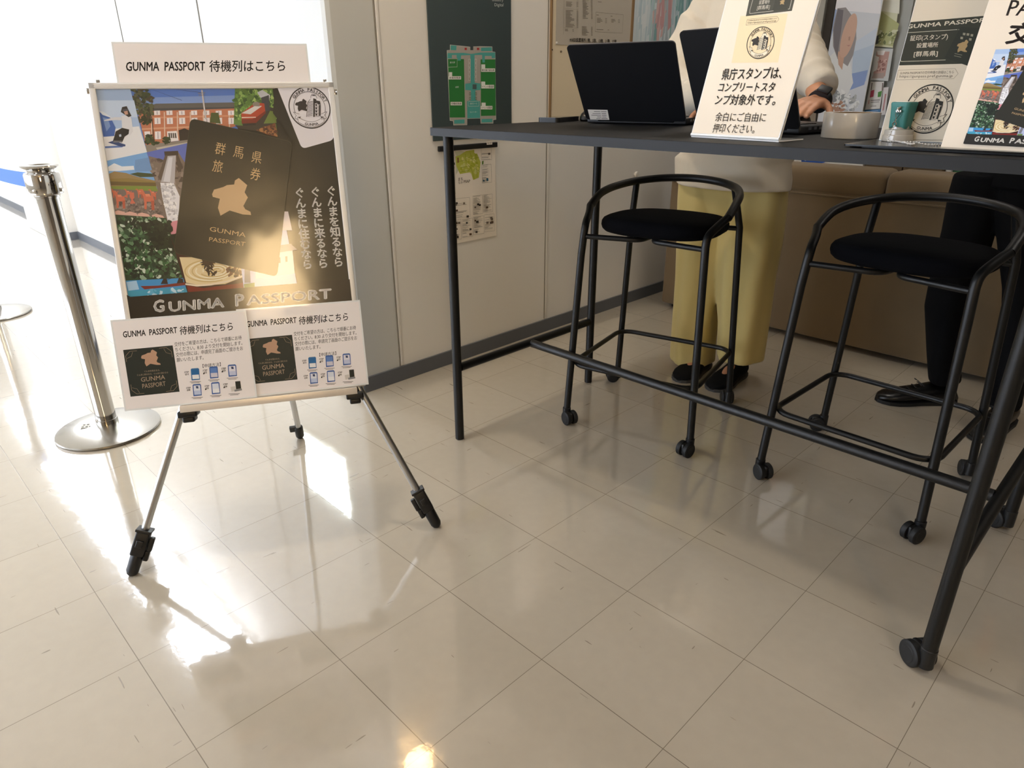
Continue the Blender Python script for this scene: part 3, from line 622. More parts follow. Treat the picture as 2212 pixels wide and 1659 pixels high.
# hot-spring channel
fall = z1((490, 962), (815, 888), (760, 1500), (650, 1500), (600, 1270), (545, 1120))
A.q('#5c6fc0', *fall); A.up(); A.q('#7c6d63', *z1((505, 990), (620, 1020), (640, 960), (730, 955), (785, 1040), (770, 1500), (650, 1500), (545, 1150))); A.blobs(['#6a5c54', '#8e8078', '#4a3f39'], A.px(*z1((510, 1000), (780, 1050), (760, 1300), (570, 1200))), 70, 0.005, 12)
A.up(); A.q('#3b302b', *z1((625, 955), (732, 950), (735, 985), (630, 990))); A.q('#5a4d45', *z1((632, 985), (655, 985), (600, 1180), (578, 1150))); A.q('#4c4039', *z1((715, 985), (735, 985), (770, 1080), (735, 1120)))
A.up(); A.q('#b9b6ba', *z1((652, 990), (716, 985), (705, 1200), (600, 1190))); A.up(); A.q('#d9d9df', *z1((660, 1000), (690, 1000), (670, 1190), (620, 1185))); A.q('#e8e8ee', *z1((595, 1195), (700, 1200), (745, 1300), (735, 1500), (655, 1500), (610, 1300)))
A.blobs(['#f4f4f6', '#cfd0d6', '#b7b6bd'], A.px(*z1((600, 1200), (700, 1210), (740, 1480), (655, 1480))), 90, 0.0035, 13); A.up(); A.q('#d98f9b', *z1((650, 1500), (760, 1480), (750, 1560), (680, 1610), (655, 1590)))
A.up(2)
# lake and leaves
lake = z2((230, 82), (620, 108), (690, 330), (785, 678), (335, 712))
A.q('#26402b', *lake); A.blobs(['#35603a', '#1c3020', '#4d7a4f', '#8fa98f', '#c9d6c8', '#2c4a30', '#14231a', '#5f8462', '#1a2b1e', '#22382a', '#2b4a33', '#16261c', '#3a5a40'], A.px(*z2((245, 100), (610, 118), (735, 545), (330, 560))), 620, 0.0048, 14)
A.blobs(['#14221a', '#1d2d1e', '#0f1a14'], A.px(*z2((430, 150), (640, 130), (700, 350), (560, 330))), 110, 0.006, 15)
A.up(); A.q('#3e94d0', *z2((315, 575), (752, 555), (785, 678), (335, 712))); A.up(); A.q('#a8cdea', *z2((325, 585), (400, 575), (420, 640), (340, 650))); A.q('#3f9fc0', *z2((335, 650), (780, 625), (785, 678), (335, 712))); A.blobs(['#bfe0ee', '#5fb0d2'], A.px(*z2((480, 640), (770, 640), (780, 670), (480, 695))), 24, 0.004, 16)
A.up(); A.q('#7d2a24', *z2((430, 615), (560, 612), (760, 585), (765, 608), (640, 622), (460, 640))); A.q('#2b2024', *z2((580, 600), (600, 560), (625, 560), (635, 600))); A.q('#2b2024', *z2((700, 595), (715, 555), (745, 560), (750, 592))); A.ql('#2a201c', 0.001, *z2((590, 585), (690, 545)))
A.up(2)
# noodles
nood = z2((640, 200), (700, 370), (1220, 470), (1215, 665), (785, 680))
A.q('#3a1713', *nood); A.up()
A.q('#7b1e16', *z2((775, 610), (900, 630), (1200, 590), (1200, 660), (790, 680))); A.up()
A.q('#e9d5a6', *z2((720, 400), (830, 400), (1000, 430), (1180, 470), (1190, 550), (1060, 600), (880, 612), (770, 590)))
A.up(); cx, cy = A.px(*z2((950, 500)))[0]
for i in range(9):
    r = 0.042 - i * 0.0045
    pts = [(cx + r * 1.35 * cos(t) + 0.002 * i, cy + r * 0.62 * sin(t)) for t in [2 * pi * j / 22 * 0.86 + i * 0.9 for j in range(22)]]
    A.k += 0.1; A.line('#f6ecd2' if i % 2 else '#d3b87e', pts, 0.0030)
A.up(); A.blobs(['#4b2e20', '#6d4630', '#2f1d16'], A.px(*z2((1060, 470), (1180, 470), (1185, 540), (1090, 545))), 30, 0.004, 18); A.blobs(['#2b1a14', '#3d281c'], A.px(*z2((890, 400), (960, 420), (980, 520), (930, 520))), 26, 0.0035, 19, 3.5)
A.line('#f0e0c8', A.px(*z2((765, 600), (850, 612), (950, 605), (1080, 580), (1190, 540))), 0.004)
A.up(2)
# castle roofs at the right of the booklet
A.q('#b9c2e6', *z2((1180, 480), (1480, 0), (1600, 620), (1280, 640), (1200, 640))); A.up(); A.q('#e9e3e2', *z2((1280, 380), (1560, 320), (1580, 520), (1290, 560))); A.q('#8f8a94', *z2((1340, 330), (1550, 300), (1600, 345), (1290, 390))); A.up()
A.q('#d8cfd3', *z2((1490, 60), (1530, 60), (1560, 200), (1480, 200))); A.q('#6c8a4a', *z2((1200, 600), (1280, 590), (1280, 650), (1205, 650))); A.q('#7a7a86', *z2((1205, 480), (1245, 480), (1250, 590), (1205, 590))); A.q('#efeaea', *z2((1000, 660), (1600, 595), (1600, 620), (990, 664)))
for i in range(5): A.q('#6d6770', *z2((1300 + i * 52, 430 - i * 9), (1316 + i * 52, 428 - i * 9), (1318 + i * 52, 470 - i * 9), (1302 + i * 52, 472 - i * 9)))
A.up(2)
# olive field right of the photographs
A.q(OLIVE, (636, 310), (590, 245), (592, 175), (780, 175), (790, 700), (660, 640), (645, 590)); A.up()
# booklet cover with rounded corners
def rpoly(P, r, n=6):
    out = []; m = len(P)
    for i in range(m):
        p0, p1, p2 = Vector(P[i - 1]), Vector(P[i]), Vector(P[(i + 1) % m]); a = p1 + (p0 - p1).normalized() * r; b = p1 + (p2 - p1).normalized() * r
        for k in range(n + 1): t = k / n; q = a * (1 - t) ** 2 + p1 * 2 * t * (1 - t) + b * t * t; out.append((q.x, q.y))
    return out
bk_ = A.px((412, 256), (632, 307), (599, 598), (376, 547))
A.poly('#3b392c', rpoly(bk_, 0.014)); A.up(); cxm = sum(p[0] for p in bk_) / 4; cym = sum(p[1] for p in bk_) / 4
A.poly('#24231a', rpoly([(cxm + (x - cxm) * 0.992, cym + (y - cym) * 0.992) for x, y in bk_], 0.0135)); A.up()
GOLD = '#c3a478'
for ch, (x, y) in (('群', (1015, 965)), ('馬', (1155, 990)), ('県', (1295, 1030)), ('旅', (995, 1100)), ('券', (1285, 1160))): A.qt(GOLD, ch, *z1((x, y), (x + 76, y + 16), (x + 12, y - 78)), cap=0.78)
fpts = A.px(*z1(*[(1145 + 300 * x, 1305 - 300 * y) for x, y in GUNMA])); A.poly('#c6a67e', fpts); A.up()
A.qt(GOLD, 'GUNMA', *z2((945, 205), (1212, 252), (950, 170)), -0.012); A.qt(GOLD, 'PASSPORT', *z2((940, 280), (1208, 318), (945, 248)), -0.012)
# white card with the stamp emblem
A.up(); A.poly('#e9e6ec', rpoly(A.px(*z1((1478, 400), (1960, 380), (1930, 868), (1685, 937))), 0.012)); A.up()
ec = A.px(*z1((1745, 620)))[0]; er = abs(A.px(*z1((1905, 620)))[0][0] - ec[0])
emblem(A, lambda x, y: (ec[0] + er * x, ec[1] + er * y), '#2d2729', '#e9e6ec')
# vertical slogans
def vtext(a, c, t, p0, p1, wd, ht, bold=0.012):
    n = len(t)
    for i, ch in enumerate(t):
        f = i / (n - 1); x = p0[0] + (p1[0] - p0[0]) * f; y = p0[1] + (p1[1] - p0[1]) * f
        V, F = glyphs(ch, bold); a.ops.append(([(x + (vx - 0.5) * wd, y + (vy - 0.38) * ht) for vx, vy in V], F, lin(c), a.k))
for t, a0, a1 in (('ぐんまを知るなら', (715, 413), (731, 566)), ('ぐんまに来るなら', (681, 415), (698, 569)), ('ぐんまに住むなら', (647, 417), (664, 571))):
    vtext(A, '#f6f3ee', t, *A.px(a0, a1), 0.026, 0.026, 0.028)
# title band
A.up(); A.q('#211d19', (230, 645), (800, 600), (800, 700), (240, 740)); A.up()
def wide_title(a, c, bl, br, hcap, bold=0.02):
    """copperplate style: tall first letter of each word, small serifs on every stem"""
    a.text(c, 'GUNMA PASSPORT', bl, br, (bl[0], bl[1] + hcap), bold)
A.q('#211d19', (230, 640), (285, 642), (430, 632), (600, 640), (770, 620), (790, 700), (240, 740)); A.up()
for seg, u0, u1 in (('G', (333, 674), (357, 672)), ('UNMA', (366, 673), (486, 663)), ('P', (509, 661), (529, 659.5)), ('ASSPORT', (533, 659), (717, 644))):
    hc = 26 if len(seg) == 1 else 22
    A.qt('#f3efe9', seg, u0, u1, (u0[0] - 1, u0[1] - hc), 0.034)
A.clip(ea0, ea1, eb0, eb1)
POSTER_OPS = [o for o in A.ops]
A.build('poster_print', INK_GLOSS, pf, inv=Matrix.Translation(-PO), layer=0.00005)

# laminated A3 sheet behind the frame, two A4 sheets in front of it
def sheet(name, a0, a1, b0, b1, h, label, art, cat='sign', margin=0.004, curl=0.0):
    t = thing(name, label, cat, BP.at((a0 + a1) / 2, b0, h)); o = t.location.copy()
    m = MB(); bbox(m, a0, a1, b0, b1, h - 0.0008, h, bev=0.0); obj('film', shifted(m, o), PLASTW, t)
    pl = bplane(h + 0.0002); a = Art(pl); a.poly('#f6f1f0', [(a0 + margin, b0 + margin), (a1 - margin, b0 + margin), (a1 - margin, b1 - margin), (a0 + margin, b1 - margin)]); a.up()
    art(a, pl); a.build('printed_sheet', INK_LAM, t, inv=Matrix.Translation(-o), layer=0.00005); return t
INKB = '#1f1b18'
def head_art(a, pl):
    a.qt(INKB, 'GUNMA  PASSPORT', (272, 153), (443, 152), (272, 133), 0.022); a.qt(INKB, '待機列はこちら', (452, 153), (616, 152), (452, 131.5), 0.012, 0.80)
sheet('laminated_sign', 0.134, 0.560, 0.952, 1.248, -0.0135, 'wide laminated queue sign sticking up behind the poster frame', head_art)
def info_art(dx, dy, full):
    """queue notice; offsets shift the drawing from the front sheet to the one behind, in metres on the board"""
    def art(a, pl):
        P = lambda u, v: (pl.p(u, v)[0] + dx, pl.p(u, v)[1] + dy)
        T = lambda t, bl, br, tl, b=0.0, cap=0.78, c=INKB: a.text(c, t, P(*bl), P(*br), P(*tl), b, cap)
        T('GUNMA  PASSPORT', (266, 729), (383, 719), (265, 715.5), 0.022, 0.73); T('待機列はこちら', (388, 722), (503, 712), (388, 706), 0.012, 0.80)
        for i, t in enumerate(('交付をご希望の方は、こちらで順番にお待', 'ちください。8:30 より交付を開始します。', '交付の際には、申請完了画面のご提示をお', '願いいたします。')):
            u0, v0 = 377 + 1.6 * i, 748 + 11.2 * i; u1, v1 = (522 + 1.6 * i, 733 + 11.4 * i) if i < 3 else (440, 776)
            T(t, (u0, v0), (u1, v1), (u0 - 0.5, v0 - 8.2), 0.004, 0.80)
        T('【申請方法】', (438, 794), (477, 790), (437.5, 787), 0.004, 0.80)
        # dark booklet picture with gold corners
        a.poly('#202a28', [P(266, 756), P(373, 746), P(388, 846), P(282, 857)]); a.up()
        f = lambda x, y: (P(324, 798)[0] + x * 0.1, P(324, 798)[1] + y * 0.1)
        c0 = P(325, 773); a.poly('#c09a80', [(c0[0] + x * 0.040, c0[1] + y * 0.040) for x, y in GUNMA])
        G = '#b39c86'
        T('ぐんまを知るなら、', (312, 804), (346, 801), (312, 800.5), 0.0, 0.8, G); T('ぐんまに来るなら、ぐんまに住むなら', (296, 812), (363, 806), (296, 808.5), 0.0, 0.8, G)
        T('GUNMA', (305, 825), (357, 819), (304, 815), -0.008, 0.73, G); T('PASSPORT', (308, 839), (358, 833), (307, 829), -0.008, 0.73, G)
        for (u, v), sx, sy in (((270, 760), 1, -1), ((369, 750), -1, -1), ((384, 843), -1, 1), ((286, 852), 1, 1)):
            x, y = P(u, v); q = 0.010; a.line(G, [(x, y + sy * q * 2.4), (x, y + sy * q), (x + sx * q * .5, y + sy * q * .5), (x + sx * q, y), (x + sx * q * 2.6, y)], 0.0006); a.line(G, [(x + sx * .002, y + sy * .016), (x + sx * .012, y + sy * .012), (x + sx * .016, y + sy * .002)], 0.0005)
        # six steps
        for k in range(6):
            r, c = divmod(k, 3); u = 420 + 40 * c + (4 if r else 0); v = 802 - 4 * c + 34 * r
            T('STEP', (u - 22, v + 4), (u - 12, v + 3), (u - 22, v + 0.6), 0.02, 0.73); T('0%d' % (k + 1), (u - 20, v + 9), (u - 13, v + 8), (u - 20, v + 5), 0.02, 0.73)
            X = lambda dxx, dyy: P(u + dxx, v + dyy)
            if k == 5:
                a.poly('#1d2422', [X(4, -4), X(15, -5), X(17, 11), X(6, 13)]); a.poly('#d9d3cc', [X(-6, 8), X(4, 6), X(6, 16), X(-4, 18)]); a.poly('#8d8f92', [X(2, 14), X(18, 11), X(19, 15), X(3, 18)])
            else:
                a.poly('#3b62a6' if k else '#2f6fa6', [X(-8, -4), X(-6, -6), X(8, -7), X(10, -5), X(12, 18), X(-6, 20)]); a.up()
                a.poly(['#1f6aa5', '#5f86c6', '#e4e4ee', '#e4e9f4', '#dfe6f2'][k], [X(-6, -3), X(8, -4), X(9.5, 8), X(-5, 9)]); a.poly(['#f4f4f6', '#d6d2de', '#c9cfe8', '#c4d0ea', '#f0f2f6'][k], [X(-5, 8), X(9.5, 7), X(10.5, 16), X(-4, 17)])
                if k in (2, 3): a.poly('#3a4468', [X(-1, -2), X(4, -2), X(5, 3), X(0, 3)])
                a.k -= 1
            for j, wd in ((0, 24), (1, 18)): a.line('#58524e', [P(u - wd / 2 + 2, v + 23 + 2.4 * j), P(u + wd / 2 + 2, v + 22 + 2.4 * j)], 0.0011)
            if c < 2: a.poly(INKB, [X(19, 3), X(23, 5), X(19, 7)])
        if not full: return
    return art
sheet('laminated_sign', 0.324, 0.621, 0.412, 0.630, 0.0025, 'laminated queue notice at the poster foot, right one partly covered by the other', info_art(0.2755, 0.0005, False))
sheet('laminated_sign', 0.047, 0.347, 0.410, 0.627, 0.0060, 'laminated queue notice at the poster foot, overlapping left one', info_art(0, 0, True))

# ================================================================== STANCHIONS
def stanchion(loc, label, rz=0.0):
    t = thing('stanchion', label, 'stanchion', loc, rz, 'queue barrier posts')
    obj('base', MB().lathe([(0.150, 0.0), (0.162, 0.001), (0.1655, 0.006), (0.164, 0.011), (0.150, 0.0165), (0.10, 0.024), (0.05, 0.029), (0.033, 0.030)], seg=72), STEEL, t)
    obj('pole', MB().lathe([(0.0345, 0.028), (0.0345, 0.046), (0.0318, 0.047), (0.0318, 0.80), (0.0345, 0.801), (0.0345, 0.808)], seg=40), CHROME, t)
    hd = obj('belt_head', MB().lathe([(0.036, 0.806), (0.047, 0.812), (0.0485, 0.818), (0.0485, 0.868), (0.046, 0.873), (0.036, 0.876), (0.036, 0.884)], seg=40), CHROME, t)
    obj('cap', MB().lathe([(0.030, 0.878), (0.050, 0.890), (0.052, 0.893), (0.050, 0.896), (0.030, 0.8965), (0.028, 0.894)], seg=40), CHROME, t)
    for k in range(4): a = pi / 4 + k * pi / 2; obj('belt_slot', MB().box((0.0485 * cos(a), 0.0485 * sin(a), 0.823), (0.010, 0.012, 0.012), Matrix.Rotation(a, 3, 'Z'), 0.002), CHROME, hd)
    return t
ST1 = Vector((-6.02 * S, -1.0 * S, 0)); ST2 = Vector((-12.40 * S, -0.98 * S, 0))
st1 = stanchion(ST1, 'polished steel barrier post with a sticker on its round base, beside the easel')
pl = Plane(ST1 + Vector((0, 0, 0.0285)), Vector((0.5, 0.87, 0)), Vector((-0.87, 0.5, 0)))
stk = Art(pl); q = pl.p(189, 919); stk.poly('#e4dfd2', [(q[0] - 0.020, q[1] - 0.018), (q[0] + 0.020, q[1] - 0.018), (q[0] + 0.020, q[1] + 0.018), (q[0] - 0.020, q[1] + 0.018)]); stk.up()
stk.line('#8a867c', [(q[0] - 0.020, q[1]), (q[0] + 0.020, q[1])], 0.001)
for i in range(3):
    for j in range(2): stk.poly('#4b463c', [(q[0] - 0.016 + i * 0.012, q[1] - 0.014 + j * 0.017), (q[0] - 0.008 + i * 0.012, q[1] - 0.014 + j * 0.017), (q[0] - 0.008 + i * 0.012, q[1] - 0.006 + j * 0.017), (q[0] - 0.016 + i * 0.012, q[1] - 0.006 + j * 0.017)])
stk.build('sticker', INK_MATT, st1, inv=Matrix.Translation(-ST1))
st2 = stanchion(ST2, 'polished steel barrier post farther along the corridor, cut by the left frame edge')
BELTM = M('blue_belt', '#4f7fd6', 0.7, bump=0.2, bscale=800)
d = (ST2 - ST1).normalized(); mb = MB()
for k in range(10):
    pass
pa = [ST1 + d * 0.047 + (ST2 - ST1 - d * 0.094) * (k / 12) + Vector((0, 0, 0.842 - 0.028 * sin(pi * k / 12))) for k in range(13)]
s_ = d.cross(Vector((0, 0, 1)))
mb.loft([[p + Vector((0, 0, 0.024)) + s_ * 0.0008, p + Vector((0, 0, 0.024)) - s_ * 0.0008, p - Vector((0, 0, 0.024)) - s_ * 0.0008, p - Vector((0, 0, 0.024)) + s_ * 0.0008] for p in pa]); mb.smooth = False
tag(obj('barrier_belt', mb, BELTM), 'blue retractable belt stretched between the two steel posts', 'barrier belt')

# ================================================================== WALL BOARDS
WPL = Plane((XW, 0, 0), (0, 1, 0), (0, 0, 1))
def wplane(h): return Plane((XW + h, 0, 0), (0, 1, 0), (0, 0, 1))
def wall_board(name, y0, y1, z0, z1, th, mat, label, cat, h0=0.0002, bev=0.0):
    t = thing(name, label, cat, (XW + h0, (y0 + y1) / 2, z0))
    obj('board', MB().box((th / 2, 0, (z1 - z0) / 2), (th, y1 - y0, z1 - z0), None, bev), mat, t); return t
# dark floor guide with the plan of the floor
gd = wall_board('floor_guide', 3.063 * S, 4.454 * S, 3.06 * S, 2.05, 0.006, M('slate_panel', '#39474a', 0.6, bump=0.03, bscale=500), 'dark slate floor guide board with a green floor plan', 'guide board', bev=0.001)
gp = wplane(0.0064); a = Art(gp); GI = Matrix.Translation(-gd.location)
def z3(*p): return [(900 + 0.33766 * x, 0.33755 * y) for x, y in p]
W_, GR, TL_, GY = '#cfd6cf', '#2f7a3c', '#4fa39c', '#a9a49c'
out = z3((213, 286), (320, 297), (343, 300), (343, 322), (362, 322), (362, 298), (405, 296), (483, 298), (484, 330), (503, 333), (508, 765), (490, 768), (490, 790), (409, 790), (407, 758), (323, 760), (323, 800), (235, 802), (233, 775), (212, 772), (193, 322), (213, 320))
pp = a.px(*out); a.poly(W_, pp); a.up()
cxp = sum(p[0] for p in pp) / len(pp); cyp = sum(p[1] for p in pp) / len(pp)
a.poly(GY, [(cxp + (x - cxp) * 0.985, cyp + (y - cyp) * 0.992) for x, y in pp]); a.up()
a.q(GR, *z3((200, 378), (302, 378), (310, 752), (212, 752))); a.q(GR, *z3((409, 380), (503, 380), (506, 740), (411, 742)))
a.q(TL_, *z3((197, 340), (300, 338), (345, 345), (365, 343), (408, 336), (502, 336), (502, 372), (480, 372), (480, 358), (436, 358), (436, 400), (420, 400), (418, 352), (370, 352), (372, 530), (408, 534), (408, 576), (375, 578), (378, 640), (405, 648), (406, 755), (324, 757), (322, 648), (348, 640), (346, 578), (310, 576), (310, 536), (345, 532), (343, 352), (284, 355), (282, 388), (262, 388), (260, 372), (197, 374)))
a.q(TL_, *z3((217, 290), (255, 292), (253, 322), (217, 320))); a.q(TL_, *z3((412, 305), (480, 302), (481, 326), (412, 328))); a.q(TL_, *z3((240, 768), (306, 764), (306, 790), (240, 792))); a.q(TL_, *z3((415, 762), (484, 760), (484, 782), (415, 784))); a.up()
a.q(GY, *z3((225, 352), (255, 352), (255, 372), (225, 372))); a.q(GY, *z3((303, 378), (345, 378), (345, 530), (306, 532))); a.q(GY, *z3((371, 378), (408, 378), (408, 530), (371, 530))); a.q(GY, *z3((312, 580), (347, 580), (347, 640), (313, 642))); a.q(GY, *z3((376, 580), (410, 580), (410, 640), (377, 640))); a.up()
for i in range(5):
    for x in (331, 371): a.ql(W_, 0.0012, *z3((x, 378 + i * 29), (x + 12, 378 + i * 29), (x + 12, 400 + i * 29), (x, 400 + i * 29)), closed=True)
for x in (306, 385): a.q('#a63333', *z3((x, 306), (x + 14, 306), (x + 14, 320), (x, 320)))
for x, y in ((336, 593), (336, 622), (374, 593), (374, 622)): a.ql('#3d6a4a', 0.0014, *z3((x, y), (x + 9, y), (x + 9, y + 15), (x, y + 15)), closed=True)
a.q('#4a5c5c', *z3((357, 540), (382, 540), (382, 570), (357, 570))); a.ql(W_, 0.001, *z3((330, 650), (396, 648), (396, 680), (330, 680)), closed=True); a.ql(W_, 0.001, *z3((202, 430), (258, 428), (258, 380)))
for t, x, y, wd in (('観光課', 212, 405, 32), ('会議室', 246, 562, 22), ('県民ホール', 340, 668, 46), ('エレベーター', 340, 722, 46)): a.qt('#d6e2da', t, *z3((x, y), (x + wd, y - 1), (x, y - 10)), cap=0.8)
a.up()
LBL = ((203, 488, 283, 508, '産業政策課'), (216, 652, 288, 674, '労働政策課'), (412, 438, 500, 460, '観光魅力創出課'), (413, 543, 494, 566, 'イベント推進課'), (410, 678, 483, 700, 'イベント産業課'))
for x0, y0, x1, y1, t in LBL: a.q('#eef0ea', *z3((x0, y0), (x1, y0), (x1, y1), (x0, y1)))
for x0, y0, x1, y1 in ((205, 462, 226, 488), (412, 412, 437, 440), (412, 522, 437, 545), (414, 657, 440, 680)): a.q('#e6ebe6', *z3((x0, y0), (x1, y0), (x1, y1), (x0, y1)))
a.up()
for x0, y0, x1, y1, t in LBL: a.qt('#26302b', t, *z3((x0 + 4, y1 - 5), (x1 - 4, y1 - 5), (x0 + 4, y0 + 4)), 0.01, 0.8)
a.qt('#c9d0cf', 'Digital', *z3((497, 40), (553, 41), (497, 19)), 0.0); a.qt('#c9d0cf', 'Industry', *z3((483, 8), (553, 9), (483, -12)), 0.0)
a.build('floor_plan_print', INK_MATT, gd, inv=GI)
# paper map hanging under a black bar
mp_y0, mp_y1, mp_z0, mp_z1 = 3.335 * S, 4.145 * S, 1.716 * S, 2.945 * S
mp_ = thing('map_poster', 'paper town map hanging from a black bar below the floor guide', 'poster', (XW, (mp_y0 + mp_y1) / 2, mp_z0)); MI = Matrix.Translation(-mp_.location)
obj('sheet', MB().box((0.002, 0, (mp_z1 - mp_z0) / 2), (0.0012, mp_y1 - mp_y0, mp_z1 - mp_z0)), PAPER, mp_)
obj('hanger_bar', MB().box((0.006, (3.133 + 4.165) / 2 * S - mp_.location.y, 2.963 * S - mp_z0), (0.012, (4.165 - 3.133) * S, 0.020), None, 0.003), BLACKP, mp_)
a = Art(wplane(0.0028))
def z4(*p): return [(940 + 0.15075 * x, 290 + 0.15069 * y) for x, y in p]
mapreg = z4((440, 240), (560, 222), (560, 265), (610, 300), (650, 400), (640, 500), (625, 620), (545, 655), (515, 560), (500, 545), (355, 570), (300, 450), (290, 320), (350, 300))
a.q('#c7c7a8', *z4((285, 250), (370, 240), (430, 250), (440, 300), (300, 580), (300, 300))); a.up(); a.q('#b9bd4e', *mapreg); a.up()
a.blobs(['#d2d06a', '#c9cc7c', '#b0b63e', '#d8d58a'], a.px(*z4((370, 340), (600, 300), (630, 480), (600, 620), (540, 560), (370, 540))), 46, 0.008, 31, 1.2); a.up()
for pts in (((360, 480), (520, 450), (640, 540)), ((430, 280), (450, 420), (520, 500), (560, 640)), ((500, 260), (540, 420), (640, 480)), ((300, 400), (430, 370), (630, 330)), ((360, 540), (480, 520), (520, 470)), ((440, 350), (500, 330), (610, 420)), ((580, 290), (590, 440), (600, 620))): a.ql('#8d9a2a', 0.0016, *z4(*pts))
a.q('#8d5b3c', *z4((315, 335), (335, 335), (338, 405), (318, 410))); a.q('#6f8a4f', *z4((668, 385), (695, 380), (690, 430), (668, 435)))
a.qt('#55504a', 'MAP', *z4((410, 698), (500, 690), (410, 655)), 0.0); a.qt('#6f4a50', 'まち', *z4((330, 668), (395, 662), (330, 622)), 0.01, 0.8); a.qt('#55504a', 'なか', *z4((332, 712), (395, 706), (332, 678)), 0.0, 0.8)
a.q('#2f6a86', *z4((683, 645), (715, 670), (685, 682))); a.q('#2f6a86', *z4((732, 632), (760, 628), (762, 668), (735, 672)))
rr = random.Random(5)
def panel(x0, y0, x1, y1, sl, dens, pics=2):
    a.ql('#8c877e', 0.0008, *z4((x0, y0), (x1, y0 - sl), (x1 + 8, y1 - sl), (x0 + 8, y1)), closed=True); n = int((y1 - y0) / 11)
    for i in range(n):
        y = y0 + 9 + i * 11; xe = x0 + (x1 - x0) * rr.uniform(0.4, 0.92)
        if rr.random() < dens: a.ql(rr.choice(['#5d5852', '#7b756d', '#403c38']), 0.0007 + 0.0005 * rr.random(), *z4((x0 + 10, y - 0.6), (xe, y - 0.6 - sl * (xe - x0) / (x1 - x0))))
    for k in range(pics):
        x = rr.uniform(x0 + 8, x1 - 40); y = rr.uniform(y0 + 20, y1 - 40); z = rr.uniform(22, 38); a.q(rr.choice(['#3b3630', '#5b4636', '#2c3230', '#6a5f55']), *z4((x, y), (x + z, y - 4), (x + z + 2, y + z * .8), (x + 2, y + z * .8 + 4)))
for args in ((222, 240, 285, 860, 4, .25, 7), (655, 190, 800, 370, 8, .5, 1), (665, 440, 800, 700, 12, .6, 0), (258, 930, 490, 1205, 28, .35, 5), (535, 885, 672, 1150, 14, .8, 3), (680, 868, 815, 1120, 14, .95, 1), (268, 1230, 365, 1510, 10, .5, 6), (380, 1222, 530, 1480, 22, .8, 3), (540, 1188, 690, 1440, 20, .85, 3), (700, 1155, 840, 1400, 16, .35, 5)): panel(*args)
a.q('#efe9df', *z4((738, 105), (815, 100), (818, 148), (740, 150)))
a.build('map_print', INK_MATT, mp_, inv=MI)
lb = Art(wplane(0.0125)); lb.q('#efe9df', *z4((738, 108), (815, 103), (818, 146), (740, 150))); lb.up(); lb.qt('#2b2724', '観光課', *z4((748, 138), (806, 135), (748, 116)), 0.01, 0.8); lb.build('bar_label', INK_MATT, mp_, inv=MI)
# cream notice board, grey laminated list, watercolour poster, pins
nb = wall_board('notice_board', 1.572, 2.135, 0.985, 2.1, 0.010, WALLB, 'cream notice board on the wall behind the laptops', 'notice board')
eb = MB().box((0.007, -0.2815 - 0.004, 0.5575), (0.014, 0.008, 1.115), None, 0.001).box((0.007, 0.2815 - 0.010, 0.5575), (0.014, 0.020, 1.115), None, 0.002)
obj('edge_strip', eb, M('board_edge', '#8a6f4c', 0.6), nb)
ly0, ly1, lz0 = 5.315 * S, 7.10 * S, 4.235 * S
ls = wall_board('wall_list', ly0, ly1, lz0, 1.95, 0.0015, M('grey_laminate', '#b9b2a5', 0.25), 'grey laminated list sheet pinned on the cream notice board', 'notice', h0=0.0102)
a = Art(wplane(0.0122))
def z5(*p): return [(1180 + 0.09946 * x, 0.09946 * y) for x, y in p]
a.qt('#262119', '※AED設置場所:1階、5階、13階、21階、32階', *z5((505, 892), (1520, 932), (512, 820)), 0.012, 0.8); a.ql('#262119', 0.0012, *z5((505, 900), (1520, 940)))
a.ql('#6f695f', 0.0009, *z5((1080, 265), (1675, 320), (1650, 720), (1060, 690)), closed=True); a.ql('#6f695f', 0.0009, *z5((395, -300), (370, 745))); a.ql('#8a847a', 0.0007, *z5((385, 600), (690, 610))); a.ql('#8a847a', 0.0007, *z5((395, 195), (700, 205)))
for x, y, n, wmax in ((430, 40, 4, 190), (420, 230, 13, 200), (405, 635, 2, 120), (790, -40, 16, 140), (770, 580, 7, 160), (1100, 395, 4, 140), (1410, 420, 3, 110), (1085, 325, 1, 60), (1395, 350, 1, 60), (1090, 640, 1, 200), (430, -300, 10, 200), (1100, -250, 6, 300), (1120, 40, 1, 80)):
    for i in range(n):
        wd = rr.uniform(0.45, 1) * wmax; yy = y + i * 29; a.ql('#6d675d', 0.0018, *z5((x, yy), (x + wd, yy + wd * 0.05)))
        if wmax > 100: a.ql('#7d776d', 0.0018, *z5((x + wmax + 40, yy + 10), (x + wmax + 75, yy + 12)))
a.build('list_print', INK_MATT, ls, inv=Matrix.Translation(-ls.location))
py0, py1, pz0 = 7.150 * S, 9.05 * S, 4.235 * S
ps = wall_board('watercolour_poster', py0, py1, pz0, 2.05, 0.002, PAPER, 'pale watercolour poster of teal and pink washes behind the cream sweater', 'poster', h0=0.0002)
a = Art(wplane(0.0024)); a.poly('#cdd9de', [(py0 + .004, pz0 + .004), (py1 - .004, pz0 + .004), (py1 - .004, 2.046), (py0 + .004, 2.046)]); a.up()
rg = [(py0 + .02, pz0 + .02), (py1 - .02, pz0 + .02), (py1 - .02, 2.03), (py0 + .02, 2.03)]
